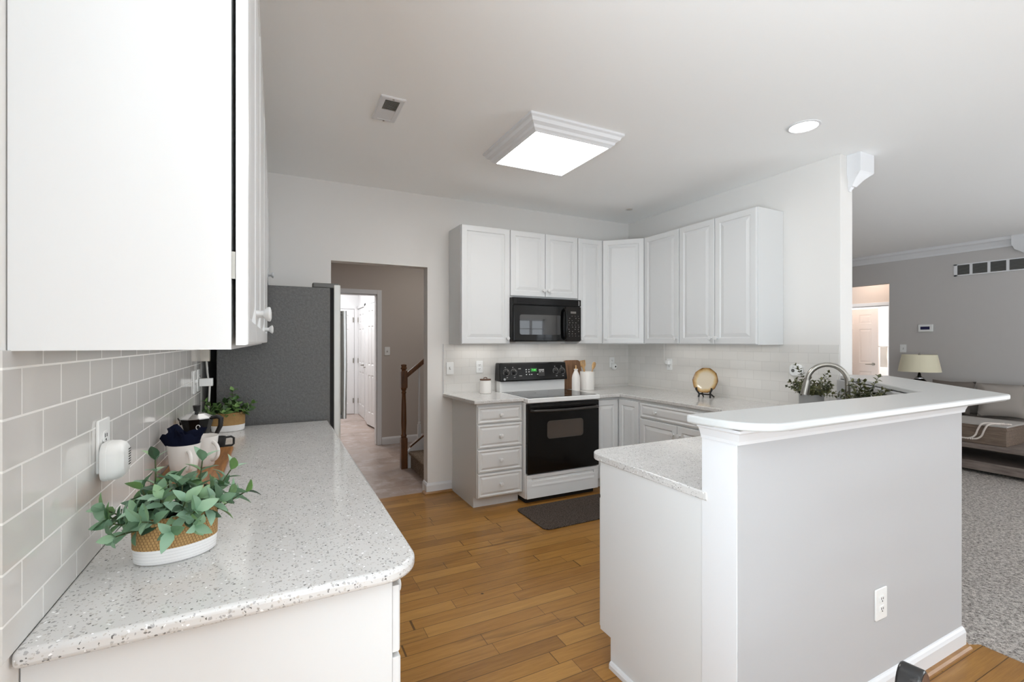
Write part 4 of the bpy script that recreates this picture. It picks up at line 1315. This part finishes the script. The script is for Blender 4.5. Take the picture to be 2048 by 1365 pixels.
mug('white mug holding a navy cloth, nearer of the two on the wooden board', (-0.287, 1.975, 0.9305), -1.15, 'white mugs on the serving board')
mug('white mug standing behind the cloth-filled mug on the wooden board', (-0.246, 2.105, 0.9305), -0.75, 'white mugs on the serving board')
rnd = random.Random(4)
b = B()
rings = []
for k, (r, z) in enumerate([(0.030, 0.0), (0.041, 0.035), (0.045, 0.062), (0.052, 0.085), (0.060, 0.112), (0.050, 0.098), (0.032, 0.084), (0.014, 0.09), (0.004, 0.08)]):
    ring = []
    for i in range(40):
        a = 2 * PI * i / 40
        w = (0.0 if k < 2 else 0.16 if k > 3 else 0.05)
        rr = r * (1 + w * math.sin(5 * a + k * 0.7) + w * 0.6 * math.sin(9 * a + k))
        zz = z + (0.0 if k < 3 else 0.014 * math.sin(3 * a + 1.0) + 0.007 * math.sin(8 * a + k))
        rr = min(rr, 0.036 if k == 0 else 0.0405 if k == 1 else 0.0448 if k == 2 else 9)
        ring.append((rr * math.cos(a), rr * math.sin(a), zz))
    rings.append(ring)
b.loft(rings)
o = tag(b.obj('cloth_napkin', 'navy', smooth=True, loc=(-0.287, 1.975, 0.9305 + 0.045)), 'crumpled navy cloth napkin stuffed in the nearer white mug', 'napkin')

mk = thing('moka_pot', 'black moka coffee pot at the back of the wooden board', 'coffee pot', (-0.292, 2.31, 0.9305), -0.35)


def octa(r, z, n=10):
    return [(r * math.cos(2 * PI * i / n + 0.3), r * math.sin(2 * PI * i / n + 0.3), z) for i in range(n)]


B().loft([octa(0.060, 0.0), octa(0.062, 0.004), octa(0.046, 0.062), octa(0.044, 0.066)]).obj('boiler', plain('dark_aluminium', rgb(62, 60, 58), 0.35, metal=0.4), mk)
B().lathe([(0.046, 0.064), (0.046, 0.080)], n=32).obj('collar', 'black_matte', mk)
b = B().loft([octa(0.040, 0.078), octa(0.042, 0.085), octa(0.060, 0.150), octa(0.061, 0.153)])
b.loft([[(-0.058, -0.014, 0.125), (-0.058, 0.014, 0.125), (-0.060, 0.010, 0.152), (-0.060, -0.010, 0.152)], [(-0.066, -0.004, 0.140), (-0.066, 0.004, 0.140), (-0.074, 0.003, 0.153), (-0.074, -0.003, 0.153)]])
up = b.obj('pot', 'black', mk)
ld = B().loft([octa(0.0615, 0.153), octa(0.0615, 0.157), octa(0.030, 0.172), octa(0.012, 0.174)]).obj('lid', 'chrome', mk)
B().lathe([(0.007, 0.173), (0.007, 0.180), (0.011, 0.184), (0.014, 0.205), (0.0, 0.206)], n=14).obj('knob', 'black_matte', ld, smooth=True)
B().tube([(0.050, 0, 0.152), (0.080, 0, 0.158), (0.094, 0, 0.150), (0.092, 0, 0.120), (0.078, 0, 0.090), (0.070, 0, 0.078)], [0.007, 0.009, 0.010, 0.009, 0.008, 0.006], 10).obj('handle', 'black_matte', mk, smooth=True)
ap = math.radians(-58)
mk_pts = []
for i in range(15):
    a = PI * 1.6 * i / 14
    mk_pts.append((0.0555 * math.cos(ap) + 0.006 * math.cos(a), 0.0555 * math.sin(ap) - 0.0005 + 0.003 * math.cos(a), 0.122 + 0.009 * math.sin(a)))
B().tube(mk_pts, 0.0016, 6).obj('emblem', 'white_mark', up)
cpk = thing('espresso_cup', 'small black espresso cup behind the moka pot', 'cup', (-0.232, 2.475, 0.9145), 0.05)
B().lathe([(0.020, 0), (0.026, 0.01), (0.031, 0.05), (0.030, 0.055), (0.027, 0.05), (0.0, 0.01)], n=24).obj('cup', 'black_matte', cpk, smooth=True)
B().tube([(0.028, 0, 0.050), (0.050, 0, 0.052), (0.060, 0, 0.045), (0.060, 0, 0.018), (0.052, 0, 0.012), (0.025, 0, 0.012)], 0.0048, 8).obj('handle', 'black_matte', cpk, smooth=True)

# left of the range
cn = thing('canister', 'white ceramic canister with a dark wooden lid left of the range', 'canister', (1.742, 4.005, 0.9145))
B().lathe([(0.050, 0.0), (0.054, 0.004), (0.054, 0.110), (0.050, 0.117), (0.049, 0.122), (0.046, 0.122), (0.046, 0.01), (0.0, 0.006)], n=36).obj('jar', 'ceramic', cn, smooth=True)
ldc = B().lathe([(0.050, 0.1225), (0.053, 0.126), (0.052, 0.134), (0.0, 0.136)], n=36).obj('lid', 'lid_wood', cn, smooth=True)
B().tube([(-0.016, 0, 0.133), (-0.014, 0, 0.146), (0.0, 0, 0.149), (0.014, 0, 0.146), (0.016, 0, 0.133)], 0.004, 8).obj('handle', 'lid_wood', ldc, smooth=True)
# right of the range
bt = thing('oil_bottle', 'white ceramic oil bottle with a wooden stopper right of the range', 'bottle', (2.722, 3.955, CZ))
B().lathe([(0.038, 0.0), (0.042, 0.005), (0.042, 0.130), (0.037, 0.158), (0.022, 0.192), (0.018, 0.200), (0.018, 0.212), (0.021, 0.215), (0.021, 0.222), (0.0, 0.223)], n=32).obj('bottle', 'ceramic', bt, smooth=True)
B().lathe([(0.010, 0.222), (0.008, 0.234), (0.005, 0.238), (0.008, 0.246), (0.009, 0.252), (0.0, 0.258)], n=14).obj('stopper', 'spoon_wood', bt, smooth=True)
pb = thing('cutting_board', 'brown wooden cutting board leaning on the tile right of the range', 'cutting board', (2.795, 4.105, CZ))
pp = round_poly([(-0.115, 0.003, 0.02), (0.115, 0.003, 0.02), (0.115, 0.305, 0.05), (-0.115, 0.305, 0.05)], 8)
pb.rotation_euler = (math.radians(-8), 0, 0)
B().prism(pp, -0.009, 0.009, Matrix.Rotation(PI / 2, 4, 'X')).obj('board', 'paddle_wood', pb, bevel=0.003)
cr = thing('utensil_crock', 'white ceramic crock that holds wooden utensils', 'crock', (2.885, 3.985, CZ))
B().lathe([(0.070, 0.0), (0.074, 0.004), (0.076, 0.185), (0.074, 0.190), (0.069, 0.188), (0.068, 0.012), (0.0, 0.008)], n=40).obj('pot', 'ceramic', cr, smooth=True)


def utensil(label, cat, base, tip, bowl):
    t = thing(cat.replace(' ', '_'), label, cat, base, 0, 'wooden utensils in the white crock')
    tip = Vector(tip) - Vector(base); d = tip.normalized()
    x = d.orthogonal().normalized()
    y = Vector((0, -1, 0)); y = (y - d * y.dot(d)).normalized(); x = y.cross(d)
    mt = Matrix(((x.x, y.x, d.x, 0), (x.y, y.y, d.y, 0), (x.z, y.z, d.z, 0), (0, 0, 0, 1)))
    Ln = tip.length
    B().tube([(0, 0, 0), d * (Ln - 0.075)], 0.0055, 8).obj('handle', 'spoon_wood', t, smooth=True)
    b = B()
    if bowl == 'spoon':
        b.lathe([(0.004, Ln - 0.085), (0.014, Ln - 0.070), (0.024, Ln - 0.040), (0.022, Ln - 0.012), (0.010, Ln), (0.0, Ln + 0.001)], n=20, sy=0.35, mtx=mt)
    elif bowl == 'slotted':
        ol = [(-0.006, Ln - 0.085), (0.006, Ln - 0.085), (0.027, Ln - 0.055), (0.031, Ln), (-0.031, Ln), (-0.027, Ln - 0.055)]
        for x0, x1 in ((-0.031, -0.015), (-0.008, 0.006), (0.013, 0.031)):
            b.box(x0, -0.004, Ln - 0.055, x1, 0.004, Ln, mtx=mt)
        b.loft([[mt @ Vector(p) for p in ((-0.006, -0.004, Ln - 0.09), (0.006, -0.004, Ln - 0.09), (0.006, 0.004, Ln - 0.09), (-0.006, 0.004, Ln - 0.09))],
                [mt @ Vector(p) for p in ((-0.030, -0.004, Ln - 0.054), (0.030, -0.004, Ln - 0.054), (0.030, 0.004, Ln - 0.054), (-0.030, 0.004, Ln - 0.054))]])
        b.box(-0.031, -0.004, Ln - 0.012, 0.031, 0.004, Ln, mtx=mt)
    else:
        b.box(-0.012, -0.003, Ln - 0.08, 0.012, 0.003, Ln, mtx=mt)
    b.obj('head', 'spoon_wood', t, smooth=(bowl == 'spoon'), bevel=0 if bowl == 'spoon' else 0.0015)
    return t


utensil('slotted wooden spatula in the white crock', 'spatula', (2.880, 3.995, CZ + 0.014), (2.845, 4.015, CZ + 0.305), 'slotted')
utensil('round wooden spoon leaning right in the white crock', 'spoon', (2.870, 3.97, CZ + 0.014), (2.968, 3.97, CZ + 0.285), 'spoon')
utensil('thin wooden stirrer leaning left in the white crock', 'stirrer', (2.905, 3.965, CZ + 0.014), (2.795, 3.95, CZ + 0.270), 'flat')

# plate on its easel, by the right wall
pl = thing('plate_stand', 'black easel stand carrying the decorative plate', 'plate stand', (3.435, 2.955, CZ), -PI / 2 + 0.30)
for s in (-1, 1):
    b = B()
    b.tube([(s * 0.052, -0.040, 0.004), (s * 0.050, -0.030, 0.030), (s * 0.055, -0.045, 0.050), (s * 0.070, -0.050, 0.075), (s * 0.066, -0.046, 0.090)], [0.008, 0.008, 0.008, 0.009, 0.007], 8)
    b.tube([(s * 0.050, -0.030, 0.032), (s * 0.035, 0.000, 0.034), (s * 0.025, 0.040, 0.120)], 0.006, 8)
    b.tube([(s * 0.040, -0.004, 0.036), (s * 0.048, 0.05, 0.004)], 0.006, 8)
    b.obj('leg', 'black_matte', pl, smooth=True)
B().tube([(-0.050, -0.030, 0.032), (0.0, -0.026, 0.030), (0.050, -0.030, 0.032)], 0.006, 8).obj('crossbar', 'black_matte', pl, smooth=True)
b = B(); rings = []
for r, z in [(0.0, 0.002), (0.046, 0.0), (0.072, 0.002), (0.096, 0.011), (0.116, 0.020), (0.116, 0.024), (0.095, 0.016), (0.071, 0.008), (0.046, 0.006), (0.0, 0.007)]:
    ring = []
    for i in range(60):
        a = 2 * PI * i / 60
        w = 1.0 if r < 0.10 else 1 - 0.035 * abs(math.sin(a * 5)) ** 0.7 if r > 0.11 else 1.0
        ring.append((max(r, 0.0003) * w * math.cos(a), max(r, 0.0003) * w * math.sin(a), z))
    rings.append(ring)
b.loft(rings)
o = b.obj('decorative_plate', 'plate', smooth=True)
tag(o, 'round scalloped cream and brown plate standing on a black easel', 'plate')
nrm = Vector((-math.cos(0.30), -math.sin(0.30) * 1.0, 0.26)).normalized()
nrm = Vector((-math.sin(PI / 2 - 0.30), -math.cos(PI / 2 - 0.30), 0.26)).normalized()
o.rotation_euler = nrm.to_track_quat('Z', 'Y').to_euler()
o.location = (3.435 - 0.004, 2.953, CZ + 0.150)

# sink and faucet in the corner
sk = thing('sink', 'steel sink let into the angled corner of the counter', 'sink', (2.78, 1.86, CZ), -PI / 4)
B().loft([[(-0.30, -0.18, 0.001), (0.30, -0.18, 0.001), (0.30, 0.18, 0.001), (-0.30, 0.18, 0.001)], [(-0.28, -0.16, 0.003), (0.28, -0.16, 0.003), (0.28, 0.16, 0.003), (-0.28, 0.16, 0.003)], [(-0.26, -0.14, 0.0012), (0.26, -0.14, 0.0012), (0.26, 0.14, 0.0012), (-0.26, 0.14, 0.0012)]]).obj('basin', 'steel', sk, bevel=0.0)
fc = thing('faucet', 'brushed nickel gooseneck faucet at the corner sink', 'faucet', (2.985, 1.560, CZ))
B().lathe([(0.030, 0.0), (0.030, 0.008), (0.022, 0.02), (0.020, 0.05)], n=24).obj('base', 'nickel', fc, smooth=True)
ux, uy = -q, q
pts = [(0, 0, 0.03), (0, 0, 0.15), (0, 0, 0.262)]
R_ = 0.103
for k in range(1, 14):
    a = PI * k / 14 * 1.06
    pts.append((ux * R_ * (1 - math.cos(a)), uy * R_ * (1 - math.cos(a)), 0.262 + R_ * math.sin(a)))
fend = Vector(pts[-1]); fd = (fend - Vector(pts[-2])).normalized()
B().tube(pts, 0.0145, 16).obj('neck', 'nickel', fc, smooth=True)
B().tube([fend - fd * 0.004, fend + fd * 0.012, fend + fd * 0.05, fend + fd * 0.085], [0.0165, 0.018, 0.021, 0.0235], 18).obj('spray_head', 'nickel', fc, smooth=True)
B().tube([(0.0, 0.0, 0.045), (0.03, 0.03, 0.05), (0.07, 0.07, 0.08)], [0.010, 0.009, 0.006], 10).obj('lever', 'nickel', fc, smooth=True)


def box_plant(label, loc, seed, sprigs, pot=True, potr=0.075, poth=0.135):
    rnd = random.Random(seed)
    t = thing('potted_plant', label, 'potted plant', loc, 0, 'small-leaved plants by the sink')
    B().lathe([(potr * 0.9, 0), (potr, 0.004), (potr, poth), (potr * 0.92, poth), (potr * 0.9, 0.02)], n=32).obj('pot', plain('grey_pot', rgb(150, 150, 148), 0.5) if pot else bpy.data.materials['grey_pot'], t, smooth=True)
    B().lathe([(potr * 0.92, poth - 0.015), (0, poth - 0.012)], n=20).obj('soil', bpy.data.materials['plant_filler'], t)
    bl, bs = B(), B()
    for (x, y, dx, dy, dz, ln, n) in sprigs:
        sprig(bl, bs, (x, y, poth - 0.015), (dx, dy, dz), ln, n, 0.025, 0.0165, rnd, 0.6, 0.0013)
    bs.obj('stems', 'stem', t); bl.obj('foliage', 'leaf_box', t, smooth=True)
    return t


rnd = random.Random(21)
sp = []
for i in range(34):
    a = 2.39996 * i + rnd.uniform(-.2, .2); e = rnd.uniform(0.45, 1.8)
    sp.append((0.035 * math.cos(a), 0.035 * math.sin(a), math.cos(a), math.sin(a), e, rnd.uniform(0.085, 0.14), 7))
sp += [(0, 0, -0.45, 0.5, 1.3, 0.20, 10), (0, 0, -0.15, 0.2, 1.4, 0.235, 12), (0, 0, 0.55, -0.4, 1.1, 0.20, 11), (0.02, 0, 0.08, -1.0, 0.25, 0.21, 13), (0.01, 0, 0.45, -0.4, 1.1, 0.17, 9), (0, 0, -0.8, 0.6, 0.8, 0.15, 8)]
box_plant('small-leaved plant in a grey pot behind the faucet spout', (3.335, 1.975, CZ), 21, sp)
rnd = random.Random(31); sp = []
for i in range(24):
    a = 2.39996 * i + rnd.uniform(-.2, .2)
    sp.append((0.025 * math.cos(a), 0.025 * math.sin(a), math.cos(a) * 0.45, math.sin(a) * 0.45, rnd.uniform(1.0, 1.6), rnd.uniform(0.10, 0.165), 9))
sp += [(0, 0, 0.10, 0.02, 1.0, 0.225, 12), (0, 0, -0.42, 0.45, 1.0, 0.20, 10), (0, 0, -0.25, 0.25, 1.0, 0.19, 10), (0, 0, 0.16, 0.08, 1.0, 0.18, 9), (0, 0, 0.30, 0.10, 1.0, 0.19, 9)]
box_plant('small-leaved plant low behind the raised bar, right of the faucet', (2.945, 1.448, CZ), 31, sp, False, 0.055, 0.11)

# mat in front of the range
b = B().prism(round_poly([(1.775, 2.968, 0.05), (2.82, 2.968, 0.05), (2.82, 3.455, 0.05), (1.775, 3.455, 0.05)], 8), 0.0008, 0.010)
tag(b.obj('floor_mat', 'mat', bevel=0.003), 'dark brown mat on the wood floor in front of the range', 'mat')


# ================================================================== stair hall
sr = thing('staircase', 'carpeted stairs with white balusters rising to the right beyond the doorway', 'staircase', (1.33, 4.32, 0))
RIS, RUN = 0.185, 0.255
for k in range(6):
    x0 = RUN * k
    b = B()
    zz = RIS * (k + 1)
    b.prism(round_poly([(x0 - 0.025, zz - 0.035, 0.014), (x0 - 0.025, zz, 0.016), (x0 + RUN + 0.02, zz), (x0 + RUN + 0.02, zz - RIS + 0.0), (x0, zz - RIS), (x0, zz - 0.035)], 4), -0.80, 0.0, Matrix.Rotation(PI / 2, 4, 'X'))
    b.obj('step', 'stair_carpet', sr)
sl = RIS / RUN
b = B()
x1 = 6 * RUN
b.loft([[(-0.03, y, 0), (-0.03, y, 0.185), (0.01, y, 0.235), (x1, y, 0.235 + sl * x1), (x1, y, 0)] for y in (0.802, 0.842)])
b.obj('skirt_board', 'trim', sr)
B().loft([[(-0.005, y, 0.222), (x1, y, 0.235 + sl * x1), (x1, y, 0.255 + sl * x1), (-0.005, y, 0.244)] for y in (0.798, 0.846)]).obj('shoe_rail', 'stair_wood', sr)
for k in range(9):
    x = 0.10 + 0.128 * k
    z0 = 0.24 + sl * x; z1 = 1.03 + sl * 1.10 * x
    b = B(); b.box(x - 0.016, 0.806, z0, x + 0.016, 0.838, z0 + 0.16)
    b.lathe([(0.016, 0.16), (0.011, 0.17), (0.017, 0.18), (0.011, 0.19), (0.014, 0.24), (0.011, 0.62), (0.010, z1 - z0)], c=(x, 0.822, z0), n=12)
    b.obj('baluster', 'trim', sr)
b = B()
pf = [(-0.028, -0.022), (0.028, -0.022), (0.030, -0.005), (0.026, 0.014), (0.012, 0.026), (-0.012, 0.026), (-0.026, 0.014), (-0.030, -0.005)]
b.loft([[(xx, 0.822 + o, 1.055 + sl * 1.10 * xx + z * 1.15) for o, z in pf] for xx in (-0.037, x1)])
b.obj('handrail', 'stair_wood', sr, smooth=False, bevel=0.002)
nw = thing('newel_post', 'turned brown newel post at the foot of the stairs', 'newel post', (1.257, 5.142, 0))
b = B(); b.box(-0.035, -0.035, 0, 0.035, 0.035, 0.335); b.obj('base_block', 'stair_wood', nw, bevel=0.004)
b = B().lathe([(0.034, 0.335), (0.028, 0.345), (0.033, 0.36), (0.024, 0.38), (0.026, 0.42), (0.030, 0.50), (0.026, 0.70), (0.021, 0.82), (0.028, 0.835), (0.020, 0.85), (0.028, 0.865), (0.033, 0.885)], n=24)
b.obj('turned_shaft', 'stair_wood', nw, smooth=True)
B().box(-0.035, -0.035, 0.885, 0.035, 0.035, 1.075).obj('top_block', 'stair_wood', nw, bevel=0.004)
B().lathe([(0.027, 1.075), (0.023, 1.085), (0.036, 1.10), (0.033, 1.112), (0.027, 1.118), (0.031, 1.130), (0.030, 1.142), (0.0, 1.150)], n=24).obj('finial', 'stair_wood', nw, smooth=True)


# ================================================================== family room
ct = thing('coffee_table', 'grey wood coffee table with a lower shelf on the family room carpet', 'coffee table', (6.60, 1.20, 0.004))
B().box(0, 0, 0.035, 0.75, 1.75, 0.130).obj('lower_shelf', 'grey_wood', ct, bevel=0.006)
B().box(-0.01, -0.01, 0.262, 0.76, 1.76, 0.315).obj('table_top', 'grey_wood', ct, bevel=0.006)
for x, y in ((0.05, 0.05), (0.70, 0.05), (0.05, 1.70), (0.70, 1.70)):
    B().box(x - 0.03, y - 0.03, 0.13, x + 0.03, y + 0.03, 0.263).obj('leg', 'black_matte', ct)
    B().box(x - 0.03, y - 0.03, 0.0, x + 0.03, y + 0.03, 0.036).obj('foot', 'black_matte', ct)
bx = thing('wooden_crate', 'low brown wooden box with a pale top standing on the coffee table', 'box', (6.63, 1.985, 0.3195))
B().box(0, 0, 0, 0.52, 0.80, 0.195).obj('box_body', 'crate_wood', bx, bevel=0.004)
B().box(-0.008, -0.008, 0.160, 0.528, 0.808, 0.182).obj('rim', 'crate_wood', bx, bevel=0.003)
B().box(-0.006, -0.006, 0.195, 0.526, 0.806, 0.212).obj('lid', 'crate_top', bx, bevel=0.003)
gz = 0.3195 + 0.212
for nm, off, lab in (('bead_garland', 0.0, 'pale wooden bead garland draped over the box on the coffee table, nearer strand'), ('bead_garland', 0.05, 'pale wooden bead garland draped over the box on the coffee table, farther strand')):
    path = [(6.75, 1.99 + off, gz + 0.010), (6.70, 2.05 + off, gz + 0.010), (6.65, 2.09 + off, gz + 0.010), (6.615, 2.12 + off, gz - 0.005), (6.610, 2.145 + off, gz - 0.06), (6.610, 2.17 + off, gz - 0.13), (6.608, 2.22 + off, gz - 0.165), (6.608, 2.32 + off, gz - 0.170)]
    C0 = [Vector(p) for p in path]; P = []
    for k in range(len(C0) - 1):
        a0, a1, a2, a3 = C0[max(k - 1, 0)], C0[k], C0[k + 1], C0[min(k + 2, len(C0) - 1)]
        for q_ in range(6):
            u_ = q_ / 6
            P.append(0.5 * (2 * a1 + (a2 - a0) * u_ + (2 * a0 - 5 * a1 + 4 * a2 - a3) * u_ ** 2 + (3 * a1 - a0 - 3 * a2 + a3) * u_ ** 3))
    P.append(C0[-1])
    b = B(); dist = 0.0
    for a, c in zip(P[:-1], P[1:]):
        n = max(1, int((c - a).length / 0.015))
        for i in range(n):
            b.ball(a.lerp(c, i / n), 0.0095, 6)
    tag(b.obj(nm, 'bead', smooth=True), lab, 'garland', 'bead garlands on the coffee table box')

sf = thing('sofa', 'beige linen sofa against the family room wall', 'sofa', (7.45, 0.90, 0.004))


def cushion(x0, y0, z0, x1, y1, z1, name, mat, parent, r=0.05, loc=None):
    return B().box(x0, y0, z0, x1, y1, z1).obj(name, mat, parent, bevel=r, seg=4)


cushion(0.0, 0.0, 0.10, 0.90, 2.10, 0.30, 'base', 'sofa', sf, 0.03)
cushion(0.66, 0.0, 0.28, 0.92, 2.10, 0.78, 'back', 'sofa', sf, 0.06)
cushion(0.0, -0.16, 0.10, 0.92, 0.02, 0.62, 'arm', 'sofa', sf, 0.05)
cushion(0.0, 2.08, 0.10, 0.92, 2.24, 0.62, 'arm', 'sofa', sf, 0.05)
for k in range(2):
    cushion(0.0, 0.03 + 1.03 * k, 0.30, 0.66, 1.04 + 1.03 * k, 0.47, 'seat_cushion', 'sofa', sf, 0.05)
    cushion(0.46, 0.03 + 1.03 * k, 0.46, 0.70, 1.04 + 1.03 * k, 0.86, 'back_cushion', 'sofa', sf, 0.07)
for x in (0.06, 0.84):
    for y in (-0.08, 2.16):
        B().box(x - 0.03, y - 0.03, 0.0, x + 0.03, y + 0.03, 0.101).obj('foot', 'black_matte', sf)


def pillow(label, loc, rot, s, mat):
    b = B(); n = 12
    R = []
    for face in (1, -1):
        pass
    grid = []
    for i in range(n + 1):
        for j in range(n + 1):
            u, v = i / n * 2 - 1, j / n * 2 - 1
            k = (1 - u ** 4) * (1 - v ** 4)
            w = 1 - 0.06 * (1 - abs(u)) * abs(v) ** 3 - 0.0
            grid.append((u * s * (1 - 0.08 * (1 - v * v)), v * s * (1 - 0.08 * (1 - u * u)), 0.085 * k ** 0.6))
    top = [b.m.verts.new(p) for p in grid]; bot = [b.m.verts.new((p[0], p[1], -p[2])) for p in grid]
    for i in range(n):
        for j in range(n):
            a = i * (n + 1) + j
            b.m.faces.new([top[a], top[a + n + 1], top[a + n + 2], top[a + 1]])
            b.m.faces.new([bot[a], bot[a + 1], bot[a + n + 2], bot[a + n + 1]])
    o = b.obj('throw_pillow', mat, smooth=True, weld=True, loc=loc)
    o.rotation_euler = rot
    return tag(o, label, 'pillow', 'throw pillows on the sofa')


pillow('dark taupe throw pillow at the lamp end of the sofa', (7.76, 2.84, 0.69), (0, -1.15, 0.0), 0.22, 'pillow')
pillow('pale throw pillow propped next to the dark pillow on the sofa', (7.74, 2.36, 0.69), (0, -1.15, 0.35), 0.21, 'sofa')
et = thing('end_table', 'round dark end table under the lamp between sofa and wall', 'end table', (7.98, 3.42, 0.004))
B().lathe([(0.24, 0.56), (0.25, 0.565), (0.25, 0.585), (0.24, 0.59)], n=32).obj('table_top', 'stair_wood', et, smooth=True)
B().lathe([(0.03, 0.02), (0.03, 0.57)], n=16).obj('post', 'stair_wood', et, smooth=True)
B().lathe([(0.18, 0.0), (0.18, 0.012), (0.03, 0.03)], n=24).obj('base', 'stair_wood', et, smooth=True)
lp = thing('table_lamp', 'table lamp with cream tapered shade and dark striped base', 'lamp', (7.95, 3.245, 0.5945))
B().lathe([(0.08, 0.0), (0.085, 0.02), (0.05, 0.05), (0.09, 0.13), (0.10, 0.20), (0.085, 0.25), (0.05, 0.29), (0.05, 0.302), (0.022, 0.318), (0.016, 0.36), (0.010, 0.37), (0.008, 0.60)], n=28).obj('base', 'black', lp, smooth=True)
B().lathe([(0.0525, 0.289), (0.053, 0.291), (0.053, 0.300), (0.0525, 0.302)], n=28).obj('base_band', 'chrome', lp, smooth=True)
B().lathe([(0.233, 0.386), (0.190, 0.620), (0.188, 0.620), (0.231, 0.386)], n=48, cap=False).obj('lamp_shade', 'lampshade', lp, smooth=True)
b = B(); b.tube([(-0.188, 0, 0.612), (0.188, 0, 0.612)], 0.003, 6); b.tube([(0, -0.188, 0.612), (0, 0.188, 0.612)], 0.003, 6); b.lathe([(0.012, 0.60), (0.014, 0.625), (0.006, 0.64), (0.0, 0.645)], n=12)
b.obj('finial', 'nickel', lp)

# dining chair, only the top of its back reaches into the frame
ch = thing('dining_chair', 'black painted dining chair with worn back post at lower right edge', 'chair', (0.919, 0.385, -0.010), math.radians(8))


def chair_post(dy):
    b = B()
    pr = [(-0.027, 0.010), (0.027, 0.010), (0.027, 0.848)] + [(0.027 * math.cos(PI * k / 12), 0.848 + 0.036 * math.sin(PI * k / 12)) for k in range(1, 12)] + [(-0.027, 0.848)]
    b.prism(pr, -0.016, 0.016, Matrix.Translation((0, dy, 0)) @ Matrix.Rotation(PI / 2, 4, 'X'))
    return b


for dy in (0.0, -0.42):
    chair_post(dy).obj('back_post', 'chair', ch, bevel=0.004, seg=3)
    pr = [(-0.024, 0.4), (0.024, 0.4), (0.024, 0.847)] + [(0.024 * math.cos(PI * k / 12), 0.847 + 0.033 * math.sin(PI * k / 12)) for k in range(1, 12)] + [(-0.024, 0.847)]
    B().prism(pr, 0.0162, 0.0170, Matrix.Translation((0, dy, 0)) @ Matrix.Rotation(PI / 2, 4, 'X')).obj('worn_face', 'chair_brown', ch)
B().box(-0.012, -0.395, 0.70, 0.012, -0.025, 0.80).obj('top_rail', 'chair', ch, bevel=0.003)
B().box(-0.010, -0.395, 0.56, 0.010, -0.025, 0.62).obj('back_rail', 'chair', ch, bevel=0.003)
B().box(0.0, -0.44, 0.43, 0.44, 0.02, 0.465).obj('seat', 'chair', ch, bevel=0.008)
for dy in (-0.02, -0.40):
    B().box(0.40, dy - 0.018, 0.010, 0.436, dy + 0.018, 0.432).obj('leg', 'chair', ch, bevel=0.003)
    B().box(0.01, dy - 0.010, 0.2, 0.41, dy + 0.010, 0.23).obj('stretcher', 'chair', ch)
